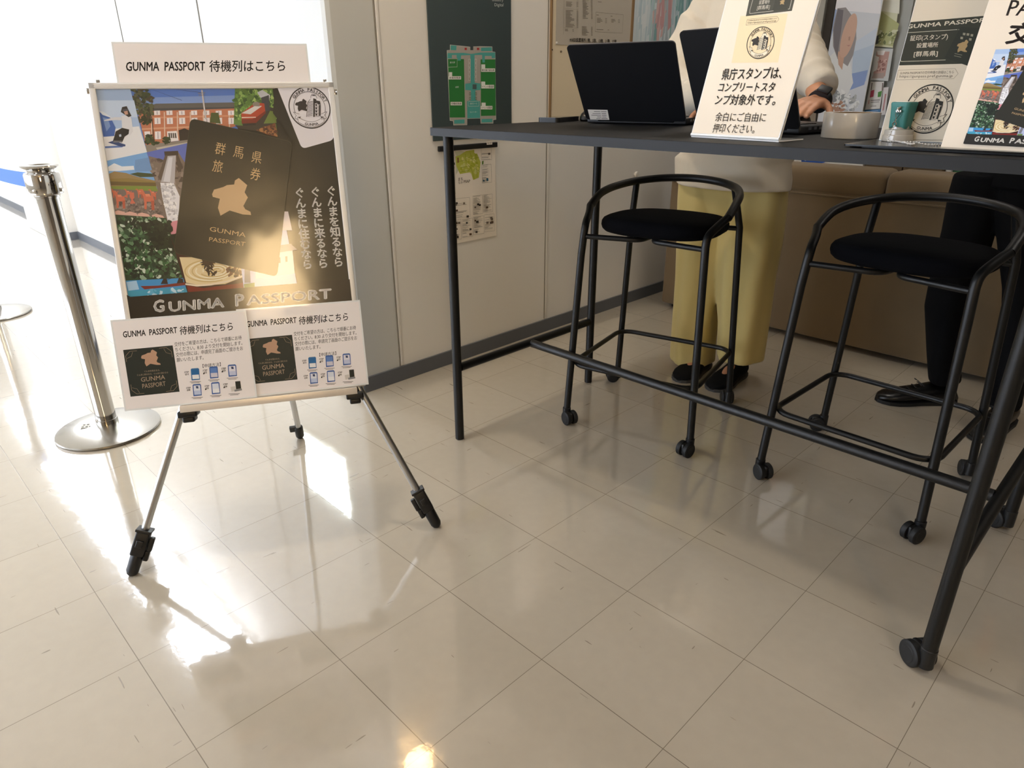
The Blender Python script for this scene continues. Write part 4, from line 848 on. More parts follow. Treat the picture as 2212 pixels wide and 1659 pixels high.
for i in range(260):
    x = rr.uniform(py0 + .03, py1 - .03); y = rr.uniform(pz0 + .05, 2.0); t = (x - py0) / (py1 - py0)
    c = rr.choice(['#c3d3da', '#d7dfe3', '#b5c9d2'] if t < .25 else (['#c9a5a5', '#bd999c', '#d0b2b0', '#a9b7bf'] if .28 < t < .55 and rr.random() < .75 else ['#8fb9b8', '#a9c9c8', '#b7cdd3', '#7fa9ac']))
    wd = rr.uniform(.006, .016); hg = min(rr.uniform(.04, .12), y - pz0 - .01, 2.04 - y); k = rr.uniform(-.02, .02); a.k -= 0.04
    if x + abs(k) + wd > py1 - .006 or x - abs(k) - wd < py0 + .006: k = 0; wd = .005
    a.poly(c, [(x - wd, y - hg), (x + wd * .4, y - hg * .9), (x + wd + k, y + hg), (x - wd * .5 + k, y + hg * .95)])
for q0, q1 in ((0.36, 0.41), (0.44, 0.52)):
    a.up(); a.poly('#c49a9b', [(py0 + q0 * .57 - .012, 1.9), (py0 + q0 * .57 + .012, 1.9), (py0 + q1 * .57 + .02, 1.38), (py0 + q1 * .57 - .006, 1.36)])
a.build('watercolour_print', INK_MATT, ps, inv=Matrix.Translation(-ps.location), layer=0.00008)
for nm, (u, v), c, lb_ in (('board_pin', (1192.5, 107.5), '#4a4038', 'dark round pin in the cream board, left one below the list sheet'), ('board_pin', (1212.5, 111.5), '#6a5c4c', 'brown round pin in the cream board, right one below the list sheet'), ('board_pin', (1352.5, 97.5), '#2f2a26', 'dark round pin at the lower right corner of the list sheet'), ('board_pin', (1203, 92), '#e9e9e6', 'clear shiny pin at the lower left corner of the list sheet')):
    y, z = wplane(0.013).p(u, v); tag(obj(nm, MB().lathe([(0.0045, 0.0), (0.0045, 0.003), (0.003, 0.0052), (0.0008, 0.006)], seg=16), M('pin_' + c[1:], c, 0.25)), lb_, 'pin', 'pins on the notice board').matrix_world = Matrix.Translation((XW + 0.0098, y, z)) @ Matrix.Rotation(pi / 2, 4, 'Y')
y, z = wplane(0.006).p(1373, 376)
tag(obj('wall_stud', MB().lathe([(0.006, 0.0), (0.006, 0.006), (0.013, 0.008), (0.0145, 0.013), (0.011, 0.018), (0.004, 0.0195)], seg=28), M('white_knob', '#e8e3d8', 0.25)), 'small round white knob on the wall above the first stool', 'knob').matrix_world = Matrix.Translation((XW, y, z)) @ Matrix.Rotation(pi / 2, 4, 'Y')

# ================================================================== TABLE
TZ = 3.335 * S; TX0, TX1, TY0, TY1 = -3.0 * S, 2.02 * S, 1.60 * S, 4.18 * S
tb = thing('bar_table', 'long black bar table with tube legs, two of them on castors', 'table', ((TX0 + TX1) / 2, (TY0 + TY1) / 2, 0)); TO = tb.location.copy()
top = MB().prism(rrect(TX1 - TX0 - 0.0, TY1 - TY0, 0.012), TZ - 0.0205, TZ)
obj('tabletop', top, [TOPM], tb)
edge = MB(); n_ = rrect(TX1 - TX0 + 0.0016, TY1 - TY0 + 0.0016, 0.0128)
edge.loft([[(x, y, TZ - 0.0212) for x, y in n_], [(x, y, TZ - 0.0008) for x, y in n_]], cap=False); edge.smooth = False
obj('edge_band', edge, EDGEM, tb)
LX0, LX1, LY0, LY1 = -2.91 * S, 1.915 * S, 1.76 * S, 4.06 * S
def caster(parent, p, ang, k=1.0):
    """twin wheel castor standing at p, on the floor; ang the rolling direction"""
    r = 0.0215 * k; f = Vector((cos(ang), sin(ang), 0)); s = Vector((-sin(ang), cos(ang), 0)); c = Vector(p) + f * (-0.018 * k) + Vector((0, 0, r))
    hs = obj('castor', MB().box(c + Vector((0, 0, 0.004 * k)), (0.030 * k, 0.010 * k, 0.030 * k), basis((0, 0, 1), f), 0.004 * k).cyl(Vector(p) + Vector((0, 0, 0.012 * k)), Vector(p) + Vector((0, 0, 0.050 * k)), 0.0125 * k, 16, bev=0.002), BLACKP, parent)
    for d in (-1, 1):
        w_ = MB().tube([c + s * d * 0.005 * k, c + s * d * 0.0052 * k, c + s * d * 0.007 * k, c + s * d * 0.0165 * k, c + s * d * 0.0185 * k, c + s * d * 0.0187 * k], [r * .86, r * .95, r, r, r * .9, r * .8], 28)
        w_.tube([c + s * d * 0.0187 * k, c + s * d * 0.0195 * k], [r * .66, r * .62], 24)
        obj('wheel', w_, RUBBER, hs)
for x, y, cst in ((LX0, LY0, 0), (LX0, LY1, 0), (LX1, LY0, 1), (LX1, LY1, 1)):
    p = Vector((x, y, 0)) - TO
    m = MB().tube([p + Vector((0, 0, 0.030 if cst else 0.006)), p + Vector((0, 0, TZ - 0.0205))], 0.0150, 24)
    if not cst: m.tube([p, p + Vector((0, 0, 0.002)), p + Vector((0, 0, 0.010))], [0.0125, 0.0148, 0.0150], 24)
    l = obj('leg', m, BLACK, tb)
    if cst: caster(l, p, radians(-38) if y < 0.8 else radians(-30), 1.30)
ZB = 0.865 * S
for x in (LX0, LX1): obj('crossbar', MB().tube([Vector((x, LY0 + 0.013, ZB)) - TO, Vector((x, LY1 - 0.013, ZB)) - TO], 0.0140, 20), BLACK, tb)
obj('long_bar', MB().tube([Vector((LX0 + 0.012, (LY0 + LY1) / 2, ZB)) - TO, Vector((LX1 - 0.012, (LY0 + LY1) / 2, ZB)) - TO], 0.0145, 20), M('worn_black_bar', '#0e0e0e', 0.42, bump=0.25, bscale=180, var=0.4, vscale=30), tb)

# ================================================================== STOOLS
def make_stool(loc, rz, label):
    t = thing('bar_stool', label, 'stool', loc, rz, 'black bar stools at the table')
    fx, fy = 0.226, 0.221
    for sx in (-1, 1):
        pth = [(sx * fx, -fy, 0.040), (sx * 0.203, -0.196, 0.600), (sx * 0.199, -0.190, 0.668), (sx * 0.199, -0.183, 0.690), (sx * 0.203, -0.168, 0.706), (sx * 0.215, -0.125, 0.726), (sx * 0.228, -0.092, 0.743)]
        l = obj('leg', MB().tube([pth[0], pth[1]] + catmull(pth[2:], 5), 0.0120, 18), BLACK, t)
        caster(l, (sx * fx, -fy, 0), radians(150 if sx < 0 else 70), 1.15)
    for sx in (-1, 1):
        l = obj('leg', MB().tube([(sx * fx, fy, 0.040), (sx * 0.195, 0.192, 0.666), (sx * 0.172, 0.160, 0.797)], 0.0115, 18), BLACK, t)
        caster(l, (sx * fx, fy, 0), radians(-60 if sx > 0 else 35), 1.15)
    half = [(0.229, -0.045, 0.763), (0.226, 0.0, 0.778), (0.213, 0.07, 0.789), (0.176, 0.155, 0.799), (0.10, 0.213, 0.808)]
    rail = catmull([(-0.228, -0.092, 0.742)] + [(-x, y, z) for x, y, z in half] + [(0, 0.232, 0.812)] + half[::-1] + [(0.228, -0.092, 0.742)], 7)
    obj('backrest_rail', MB().tube(rail, 0.0128, 18), BLACK, t)
    zr = 0.222; q = 0.215; ring = []
    for x, y in rrect(2 * q + 0.008, 2 * q, 0.055, 6): ring.append((x, y, zr))
    obj('footrest_ring', MB().tube(ring, 0.0085, 14, closed=True), BLACK, t)
    for sx in (-1, 1):
        pth = catmull([(sx * 0.198, -0.190, 0.662), (sx * 0.09, -0.172, 0.662), (sx * 0.028, -0.150, 0.661), (sx * 0.012, -0.08, 0.661), (sx * 0.012, 0.08, 0.661), (sx * 0.028, 0.150, 0.661), (sx * 0.09, 0.178, 0.662), (sx * 0.194, 0.190, 0.663)], 6)
        obj('seat_support', MB().tube(pth, 0.0082, 14), BLACK, t)
    st = MB(); rings = []
    def ringp(k, z, dome=0.0):
        out = []
        for i in range(48):
            a = 2 * pi * i / 48; ca, sa = cos(a), sin(a); e = 2 / 3.0
            x = 0.196 * k * (abs(ca) ** e) * (1 if ca > 0 else -1); y = 0.176 * k * (abs(sa) ** e) * (1 if sa > 0 else -1)
            out.append((x, y + 0.004, z - dome * (x * x * 0.10 + (y + .02) * .03)))
        return out
    for k, z, dm in ((0.40, 0.6665, 0), (0.86, 0.667, 0), (0.94, 0.671, .2), (0.982, 0.679, .5), (1.0, 0.691, .8), (0.994, 0.702, .9), (0.965, 0.711, 1), (0.91, 0.7165, 1), (0.75, 0.721, 1), (0.4, 0.724, 1), (0.05, 0.725, 1)): rings.append(ringp(k, z, dm))
    st.loft(rings); sob = obj('seat', st, FABRIC, t)
    return t
def stool_at(t, x, y, rz):
    t.location = (x * S, y * S, 0); t.rotation_euler = (0, 0, radians(rz)); return t
s1 = make_stool((0, 0, 0), 0, 'black padded bar stool in front of the yellow trousers')
s2 = dup_tree(s1); s2['label'] = 'black padded bar stool nearer the right end of the table'
stool_at(s1, -1.76, 3.83, 13); stool_at(s2, 0.66, 4.12, -1.5)

# ================================================================== ON THE TABLE
def at_t(u, v, dz=0.0): return at_z(u, v, TZ + dz)
def leaning(name, o, yaw, tilt, wd, ht, label, cat):
    """sheet whose lower edge stands at o and which leans back by tilt"""
    ex = Vector((cos(yaw), sin(yaw), 0)); hz = Vector((-sin(yaw), cos(yaw), 0)); up = Vector((0, 0, cos(tilt))) + hz * sin(tilt)
    t = thing(name, label, cat, o); return t, Plane(o, ex, up), hz
def local(mb, t): return shifted(mb, t.location)
ACRY = M('clear_acrylic', '#f4f6f4', 0.06, trans=0.85, spec=0.5)
PASSD = '#46463c'
# A: L-shaped acrylic stand with the stamp notice
o = Vector((-0.413 * S, 1.994 * S, TZ + 0.003)); tA, pA, hA = leaning('sign_stand', o, radians(-5.8), radians(16.2), 0.213, 0.300, 'tall acrylic stand with a cream stamp notice in front of the second laptop', 'sign')
wA, hgA = 0.213, 0.300
mb = MB(); Rm = Matrix((pA.ex, pA.ey, pA.n)).transposed()
for h in (-0.0042, 0.0012): mb.box(pA.at(wA / 2, hgA / 2 + 0.004, h), (wA, hgA, 0.0022), Rm, 0.0006)
obj('acrylic_panel', local(mb, tA), PLASTW, tA)
lipd = Vector((-pA.ex.y, pA.ex.x, 0)); ft = MB()
ft.box(o + pA.ex * (wA / 2) + lipd * 0.045 - Vector((0, 0, 0.0012)), (wA, 0.092, 0.003), Matrix((pA.ex, lipd, Vector((0, 0, 1)))).transposed(), 0.0008)
ft.tube([pA.at(0, 0.003, 0.001), pA.at(wA, 0.003, 0.001)], 0.0034, 12)
obj('acrylic_foot', local(ft, tA), PLASTW, tA)
obj('back_sheet', local(MB().box(pA.at(wA / 2, hgA / 2 + 0.004, -0.0060), (wA - .002, hgA - .002, 0.0008), Rm), tA), M('dark_sheet', '#15161a', 0.5), tA)
fA = Plane(pA.at(0, 0, 0.0025), pA.ex, pA.ey); a = Art(fA)
a.poly('#efe3d0', [(0.0015, 0.006), (wA - 0.0015, 0.006), (wA - 0.0015, hgA + 0.003), (0.0015, hgA + 0.003)]); a.up()
def z6(*p): return [(1480 + 0.19293 * x, 0.19289 * y) for x, y in p]
a.q('#f3ddb4', *z6((620, 180), (1150, 150), (1040, 700), (520, 705))); a.up()
def info_head(a, TL, TR, BR, BL):
    """dark header block: corners in sheet metres; writing on two lines and a small booklet"""
    a.poly(PASSD, [TL, TR, BR, BL]); a.up()
hd = a.px(*z6((760, -200), (1290, -260), (1195, 122), (680, 182)))
a.poly(PASSD, hd); a.up(); a.ql('#d8d2c4', 0.0008, *z6((800, -150), (725, 115), (722, 150), (745, 150), (990, 122))); a.ql('#d8d2c4', 0.0008, *z6((1120, 108), (1170, 100), (1240, -200)))
a.poly('#3a3a31', a.px(*z6((1060, -180), (1240, -210), (1150, 110), (975, 120)))); a.up()
a.qt('#efe8da', '[群馬県]', *z6((803, 108), (945, 96), (812, 66)), 0.012, 0.8); a.qt('#efe8da', '設置場所', *z6((825, 48), (945, 36), (834, 6)), 0.012, 0.8); a.qt('#efe8da', '証印(スタンプ)', *z6((790, -25), (990, -48), (800, -72)), 0.012, 0.8); a.qt('#e9d9b4', 'GUNMA PASSPORT', *z6((800, -120), (1230, -170), (808, -160)), 0.02)
g0 = a.px(*z6((1090, 20)))[0]; a.poly('#b79a6c', [(g0[0] + x * 0.011, g0[1] + y * 0.011) for x, y in GUNMA])
a.ql('#8b8173', 0.0006, *z6((697, 218), (1030, 183), (1052, 215), (1025, 248), (680, 282)), closed=True)
a.qt('#4b443c', 'GUNMA PASSPORTの交付申請の詳細はこちら', *z6((706, 240), (1027, 212), (709, 226)), 0.006, 0.8); a.qt('#4b443c', 'https://gunpass.pref.gunma.jp', *z6((700, 264), (1018, 240), (704, 246)), 0.01)
p0, p1, p2 = a.px(*z6((843, 480), (1001, 470), (862, 297)))
axx = ((p1[0] - p0[0]), (p1[1] - p0[1])); axy = (p2[0] - p0[0], p2[1] - p0[1])
emblem(a, lambda x, y: (p0[0] + axx[0] * x + axy[0] * y, p0[1] + axx[1] * x + axy[1] * y), '#2a2522', '#f2e6cc')
TB = '#2b2520'
for t, bl, br, tl in (('県庁スタンプは、', (408, 886), (1078, 872), (428, 776)), ('コンプリートスタ', (368, 1022), (995, 1022), (392, 930)), ('ンプ対象外です。', (332, 1166), (1006, 1172), (358, 1066))): a.qt(TB, t, *z6(bl, br, tl), 0.012, 0.80)
for t, bl, br, tl in (('余白にご自由に', (335, 1350), (898, 1360), (352, 1264)), ('押印ください。', (306, 1476), (772, 1490), (328, 1388))): a.qt('#443c33', t, *z6(bl, br, tl), 0.004, 0.80)
a.clip(0.0018, wA - 0.0018, 0.006, hgA + 0.003)
a.build('notice_print', INK_LAM, tA, inv=Matrix.Translation(-tA.location), layer=0.00004)

# tablet-like slab the stamp stands on
SZ = 0.006; sl0 = at_t(1826, 310, SZ); SLX, SLY = 0.31, 0.225
sl = thing('stamp_board', 'thin black glossy board under the green stamp at the table front', 'board', (sl0.x + SLX / 2, sl0.y + SLY / 2 - 0.01, TZ))
obj('slab', MB().prism(rrect(SLX, SLY, 0.006), SZ - 0.003, SZ), M('black_gloss', '#0b0b0c', 0.18, spec=0.3), sl)
obj('foot', MB().prism(rrect(SLX - 0.05, SLY - 0.03, 0.006), 0.0, SZ - 0.003), BLACKP, sl)
# B: smaller stand behind the stamp
BZ = TZ + SZ + 0.0005; o = at_z(1898, 303, BZ); o.y += 0.0
tB, pB, hB = leaning('sign_stand', o, radians(3), radians(14), 0.205, 0.290, 'stand with a dark green headed passport notice and stamp emblem behind the green stamp', 'sign')
wB, hgB = 0.212, 0.283; Rm = Matrix((pB.ex, pB.ey, pB.n)).transposed()
obj('panel', local(MB().box(pB.at(wB / 2, hgB / 2, -0.003), (wB, hgB, 0.0055), Rm, 0.0008), tB), PLASTW, tB)
obj('back_strut', local(MB().box(pB.at(wB / 2, 0.013, -0.03), (wB, 0.003, 0.05), Matrix((pB.ex, Vector((-pB.ex.y, pB.ex.x, 0)), Vector((0, 0, 1)))).transposed()), tB), PLASTW, tB)
fB = Plane(pB.at(0, 0, 0.0004), pB.ex, pB.ey); a = Art(fB); a.poly('#d3c8b4', [(0.001, 0.001), (wB - 0.001, 0.001), (wB - 0.001, hgB - 0.001), (0.001, hgB - 0.001)]); a.up()
def z7(*p): return [(1700 + 0.23146 * x, 0.23143 * y) for x, y in p]
hd = a.px(*z7((1065, 212), (1990, 135), (1850, 590), (990, 612))); a.poly('#2f3127', hd); a.up()
a.ql('#cfc9b6', 0.0007, *z7((1590, 277), (1115, 306), (1098, 325), (1058, 555), (1065, 575), (1480, 560))); a.ql('#cfc9b6', 0.0007, *z7((1600, 277), (1900, 258))); a.poly('#262a22', a.px(*z7((1620, 250), (1900, 270), (1760, 640), (1470, 540)))); a.up()
a.qt('#efe6d4', 'GUNMA PASSPORT', *z7((1112, 268), (1905, 200), (1122, 230)), 0.022)
for t, bl, br, tl in (('証印(スタンプ)', (1148, 378), (1500, 362), (1155, 334)), ('設置場所', (1208, 444), (1408, 436), (1214, 404)), ('[群馬県]', (1182, 525), (1405, 518), (1188, 482))): a.qt('#efe6d4', t, *z7(bl, br, tl), 0.012, 0.8)
g0 = a.px(*z7((1640, 430)))[0]; a.poly('#a3895f', [(g0[0] + x * 0.018, g0[1] + y * 0.022) for x, y in GUNMA])
for x, y in ((1655, 318), (1690, 322), (1727, 330), (1632, 355), (1712, 368)): a.q('#8f8a78', *z7((x - 12, y - 12), (x + 12, y - 10), (x + 9, y + 12), (x - 14, y + 10)))
a.ql('#8f8a78', 0.0007, *z7((1565, 500), (1635, 515))); a.ql('#8f8a78', 0.0007, *z7((1560, 520), (1625, 535)))
a.ql('#8b8270', 0.0006, *z7((1038, 655), (1570, 640), (1597, 688), (1555, 735), (1022, 745)), closed=True)
a.qt('#4b443a', 'GUNMA PASSPORTの交付申請の詳細はこちら', *z7((1055, 694), (1556, 684), (1058, 670)), 0.002, 0.8); a.qt('#4b443a', 'https://gunpass.pref.gunma.jp', *z7((1050, 725), (1545, 719), (1054, 700)), 0.0)
p0, p1, p2 = a.px(*z7((1322, 1018), (1552, 1018), (1322, 784))); eb_ = abs(p1[0] - p0[0]); ev_ = p2[1] - p0[1]; sk_ = p2[0] - p0[0]
emblem(a, lambda x, y: (p0[0] + eb_ * x + sk_ * y * 0.2, p0[1] + ev_ * y), '#26241f', '#d3c8b4')
a.ql('#8e8675', 0.0009, *z7((900, 1303), (1480, 1308))); a.clip(0.001, wB - 0.001, 0.001, hgB - 0.001)
a.build('notice_print', INK_MATT, tB, inv=Matrix.Translation(-tB.location), layer=0.00004)

# C: thick foam card with the collage, cut by the right frame edge
o = Vector((1.243 * S, 1.931 * S, TZ + 0.001)); tC, pC, hC = leaning('card_stand', o, radians(-7.8), radians(13.4), 0.27, 0.36, 'thick cream card with the passport photo collage at the right end of the table', 'sign')
wC, hgC = 0.27, 0.36; Rm = Matrix((pC.ex, pC.ey, pC.n)).transposed()
obj('foam_card', local(MB().box(pC.at(wC / 2, hgC / 2 + 0.001, -0.0035), (wC, hgC, 0.007), Rm, 0.0012), tC), PAPER, tC)
obj('back_strut', local(MB().box(pC.at(wC / 2, 0.12, -0.030), (0.10, 0.12, 0.003), Matrix((pC.ex, (pC.ey - pC.n * 0.35).normalized(), pC.ex.cross((pC.ey - pC.n * 0.35).normalized()))).transposed()), tC), PAPER, tC)
fC = Plane(pC.at(0, 0, 0.0003), pC.ex, pC.ey); a = Art(fC); a.poly('#ece0ce', [(0.001, 0.001), (wC - 0.001, 0.001), (wC - 0.001, hgC - 0.001), (0.001, hgC - 0.001)]); a.up()
def z8(*p): return [(2020 + 0.20491 * x, 0.20494 * y) for x, y in p]
cb, ct, cr = a.px(*z8((304, 1518), (643, 522), (937, 1552))); k = (ct[1] - cb[1]) / (eb1 - 0.622)
sub = Art(BP); sub.ops = POSTER_OPS; mp2 = Art(fC); mp2.k = a.k
mp2.mapped(sub, lambda x, y: (cb[0] + (x - ea0) * k, cb[1] + (y - 0.622) * k)); mp2.clip(cb[0], wC - 0.004, cb[1], hgC); a.ops += mp2.ops; a.k = mp2.k + 1
a.clip(0.001, wC - 0.001, 0.001, hgC - 0.001)
a.qt('#2e2520', 'PA', *z8((745, 165), (1000, 165), (805, -10)), 0.01); a.qt('#2e2520', '交', *z8((735, 440), (1035, 455), (795, 250)), 0.03, 0.8)
a.build('card_print', INK_MATT, tC, inv=Matrix.Translation(-tC.location), layer=0.00003)

# laptops, screens turned away from the camera
def laptop(o, yaw, tilt, wd, ht, label, stick=None, dep=0.225):
    t, P, hz = leaning('laptop', o, yaw, tilt, wd, ht, label, 'laptop'); fw = Vector((-P.ex.y, P.ex.x, 0)); up = Vector((0, 0, 1)); th = 0.018
    Rb = Matrix((P.ex, fw, up)).transposed(); LID = M('laptop_shell', '#0c0d11', 0.6, bump=0.08, bscale=1200, spec=0.3)
    obj('base', local(MB().box(o + P.ex * wd / 2 + fw * (dep / 2 - 0.004) + up * (th / 2 + 0.002), (wd, dep, th), Rb, 0.004), t), M('laptop_base', '#17181b', 0.45), t)
    kb = MB()
    for r in range(5):
        for c in range(12): kb.box(o + P.ex * (wd * 0.1 + wd * 0.8 * (c + .5) / 12) + fw * (0.03 + 0.018 * r) + up * (th + 0.003), (wd * 0.8 / 12 - 0.003, 0.015, 0.002), Rb)
    obj('keyboard', local(kb, t), BLACKP, t)
    pt = MB()
    for k in range(3): pt.box(o + P.ex * (wd + 0.0003) + fw * (0.035 + 0.022 * k) + up * (th / 2 + 0.004), (0.001, 0.012, 0.006), Rb)
    obj('port', local(pt, t), M('port_metal', '#8d9096', 0.3, 0.9), t)
    lm = MB(); lm.v = []; fr_ = Plane(P.at(0, 0.014, 0), P.ex, P.ey); poly = rrect(wd, ht, 0.011, 5, wd / 2, ht / 2)
    lm.prism(poly, -0.006, 0.0, fr_); lid = obj('lid', local(lm, t), LID, t)
    sc = MB(); sc.prism(rrect(wd - 0.016, ht - 0.024, 0.003, 3, wd / 2, ht / 2 + 0.003), -0.0066, -0.0061, fr_); obj('screen', local(sc, t), EM('laptop_screen', '#b9cbe6', 0.8), t)
    rm = MB(); rp = rrect(wd + 0.001, ht + 0.001, 0.0115, 5, wd / 2, ht / 2); rm.loft([[fr_.at(x, y, -0.0058) for x, y in rp], [fr_.at(x, y, -0.0032) for x, y in rp]], cap=False); obj('lid_rim', local(rm, t), M('rim_metal', '#8a8d94', 0.35, 0.6), t)
    hg = MB().cyl(P.at(wd * 0.12, 0.012, -0.006), P.at(wd * 0.88, 0.012, -0.006), 0.006, 14); obj('hinge', local(hg, t), BLACKP, t)
    if stick:
        a = Art(Plane(fr_.at(0, 0, 0.0003), P.ex, P.ey)); c4 = a.px(*stick); a.poly('#e8e4dd', c4); a.up()
        B = lambda x, y: (c4[3][0] * (1 - x) * (1 - y) + c4[2][0] * x * (1 - y) + c4[1][0] * x * y + c4[0][0] * (1 - x) * y, c4[3][1] * (1 - x) * (1 - y) + c4[2][1] * x * (1 - y) + c4[1][1] * x * y + c4[0][1] * (1 - x) * y)
        for y, x0, x1, x2 in ((.82, .3, .66, .93), (.62, .2, .66, .9), (.45, .12, .66, .9), (.28, .4, .66, .88), (.12, .34, .6, .92)):
            a.line('#3a3733', [B(x0, y), B(x1 - .04, y)], 0.0016); a.line('#3a3733', [B(x1, y), B(x2, y)], 0.0018)
        a.build('asset_label', INK_MATT, t, inv=Matrix.Translation(-t.location))
    return t
zs = lambda *p: [(1180 + 0.27125 * x, 0.27119 * y) for x, y in p]
laptop(Vector((-2.380 * S, 3.197 * S, TZ)), radians(12.7), radians(-35.8), 0.317, 0.245, 'black laptop with a white asset label on its lid', zs((330, 872), (488, 875), (503, 955), (350, 952)))
laptop(Vector((-0.870 * S, 2.875 * S, TZ)), radians(-8), radians(-27), 0.285, 0.235, 'black laptop half hidden behind the tall stamp notice')
# phone and mice
ph = thing('smartphone', 'black phone in a case lying near the left end of the table', 'phone', (-2.90 * S, 3.34 * S, TZ), radians(13))
obj('case', MB().prism(rrect(0.077, 0.152, 0.012), 0.0, 0.014), BLACKP, ph); obj('screen', MB().prism(rrect(0.069, 0.144, 0.009), 0.014, 0.0145), M('phone_glass', '#2b2a27', 0.05), ph)
def mouse(loc, rz, label):
    t = thing('computer_mouse', label, 'mouse', loc, rz); m = MB(); rings = []
    for k, z in ((.9, 0.0), (1.0, 0.006), (.97, 0.014), (.85, 0.023), (.6, 0.031), (.3, 0.0345), (.04, 0.0355)): rings.append([(0.031 * k * cos(b), 0.054 * k * sin(b) - 0.004 * (1 - k), z) for b in [2 * pi * i / 28 for i in range(28)]])
    obj('shell', m.loft(rings), M('mouse_plastic', '#0b0b0c', 0.35), t); obj('wheel', MB().cyl((-0.004, 0.028, 0.026), (0.004, 0.028, 0.026), 0.008, 18), RUBBER, t); return t
mouse((-0.813, 1.095, TZ), 0.25, 'black mouse at the left side of the labelled laptop')
mouse((-0.150, 1.190, TZ), 0.1, 'black mouse under the hand of the person in the cream sweater')
# packing tape roll
tp = thing('tape_roll', 'wide roll of clear packing tape lying flat behind the stamp board', 'tape', (0.128, 0.822, TZ))
obj('tape', MB().tube([(0.0475 * cos(b), 0.0475 * sin(b), 0.0255) for b in [2 * pi * i / 64 for i in range(64)]], 0.01, 4, closed=True), PLASTW, tp) if False else None
prof = MB(); n = 72; rs = ((0.0395, 0.0005), (0.0555, 0.0), (0.0560, 0.0008), (0.0560, 0.0497), (0.0555, 0.0505), (0.0395, 0.050))
vs = [(r * cos(2 * pi * k / n), r * sin(2 * pi * k / n), z) for r, z in rs for k in range(n)]
prof.add(vs, [(i * n + k, i * n + (k + 1) % n, ((i + 1) % 6) * n + (k + 1) % n, ((i + 1) % 6) * n + k) for i in range(6) for k in range(n)]); prof.smooth = True
obj('tape', prof, M('clear_tape', '#f6f2ea', 0.25, coat=0.5, bump=0.08, bscale=60, aniso=(1, 1, 0.02)), tp)
cr_ = MB(); rs = ((0.0372, 0.0), (0.0393, 0.0), (0.0393, 0.050), (0.0372, 0.050)); vs = [(r * cos(2 * pi * k / n), r * sin(2 * pi * k / n), z) for r, z in rs for k in range(n)]
cr_.add(vs, [(i * n + k, i * n + (k + 1) % n, ((i + 1) % 4) * n + (k + 1) % n, ((i + 1) % 4) * n + k) for i in range(4) for k in range(n)]); cr_.smooth = True
obj('core', cr_, M('tape_core', '#a58a63', 0.8), tp)
# stamp with its ball chain
sp = at_z(1933, 306, TZ + SZ); stp = thing('rubber_stamp', 'green handled rubber stamp on a clear round base', 'stamp', (sp.x, sp.y + 0.012, TZ + SZ), radians(-8))
CLR = M('clear_plastic', '#e9e4da', 0.1, trans=0.55, coat=0.4)
obj('base', MB().lathe([(0.0255, 0.0), (0.0270, 0.001), (0.0268, 0.011), (0.0250, 0.0125), (0.0246, 0.0205), (0.022, 0.0215), (0.0160, 0.0220), (0.0152, 0.031)], seg=48), CLR, stp)
hd = MB(); rings = []
for k, z in ((.90, 0.0285), (.95, 0.030), (1.0, 0.045), (1.08, 0.060), (1.13, 0.0655), (1.10, 0.068), (1.0, 0.0688)): rings.append([(x * k * 0.84, y * k, z - (0.006 * (abs(x) / 0.019) ** 2 if z < 0.031 else 0)) for x, y in rrect(0.0385, 0.034, 0.007, 5)])
obj('handle', hd.loft(rings), M('green_plastic', '#3b7f7a', 0.5, bump=0.1, bscale=700), stp)
obj('top_label', MB().prism(rrect(0.026, 0.022, 0.004), 0.0688, 0.0694), PAPER, stp)
hk = MB().tube(catmull([(0.004, -0.020, 0.060), (0.000, -0.0225, 0.0565), (0.004, -0.023, 0.052)], 4), 0.0022, 10).box((0.002, -0.0215, 0.053), (0.010, 0.003, 0.0045), None, 0.0008)
hk.tube([(-0.003, -0.0215, 0.049), (0.006, -0.0215, 0.049), (0.0005, -0.0215, 0.040)], 0.0010, 8, closed=True); hk.tube([(0.0, -0.0215, 0.040), (-0.001, -0.0215, 0.034)], 0.0013, 8).tube([(-0.001 + 0.003 * cos(b), -0.0215, 0.031 + 0.004 * sin(b)) for b in [2 * pi * i / 14 for i in range(14)]], 0.0011, 8, closed=True)
obj('swivel_hook', hk, CHROME, stp)
cz = TZ + SZ + 0.0022; P0 = stp.matrix_basis @ Vector((-0.001, -0.0225, 0.027)) if False else Vector((stp.location.x - 0.003, stp.location.y - 0.024, TZ + SZ + 0.027))
pth = [P0, P0 + Vector((-0.004, -0.002, -0.013)), Vector((P0.x - 0.004, P0.y - 0.005, cz)), Vector((P0.x + 0.014, P0.y - 0.013, cz))]
e0 = at_z(1966, 311, cz); pth += [e0]
for b in range(1, 9): an = -pi / 2 * 0 + 2 * pi * b / 9; pth.append(Vector((e0.x + 0.009 * sin(an), e0.y - 0.010 + 0.010 * cos(an), cz + (0.001 if b < 5 else 0.003))))
pth += [Vector((e0.x + 0.008, e0.y + 0.003, cz + 0.003)), at_z(2000, 312, cz) , at_z(2045, 312, cz)]
dense = catmull(pth, 24); ch = MB(); last = None
for p in dense:
    if last is None or (p - last).length > 0.0044:
        r = 0.0020; ch.add([p + Vector(q) * r for q in ((1, 0, 0), (-1, 0, 0), (0, 1, 0), (0, -1, 0), (0, 0, 1), (0, 0, -1))], [(0, 2, 4), (2, 1, 4), (1, 3, 4), (3, 0, 4), (2, 0, 5), (1, 2, 5), (3, 1, 5), (0, 3, 5)]); last = p
ch.smooth = True
ch.tube(dense, 0.0004, 6)
tag(obj('ball_chain', ch, M('chain_metal', '#f4f4f4', 0.3, 0.3)), 'silver ball chain from the green stamp, looped on the table', 'chain')

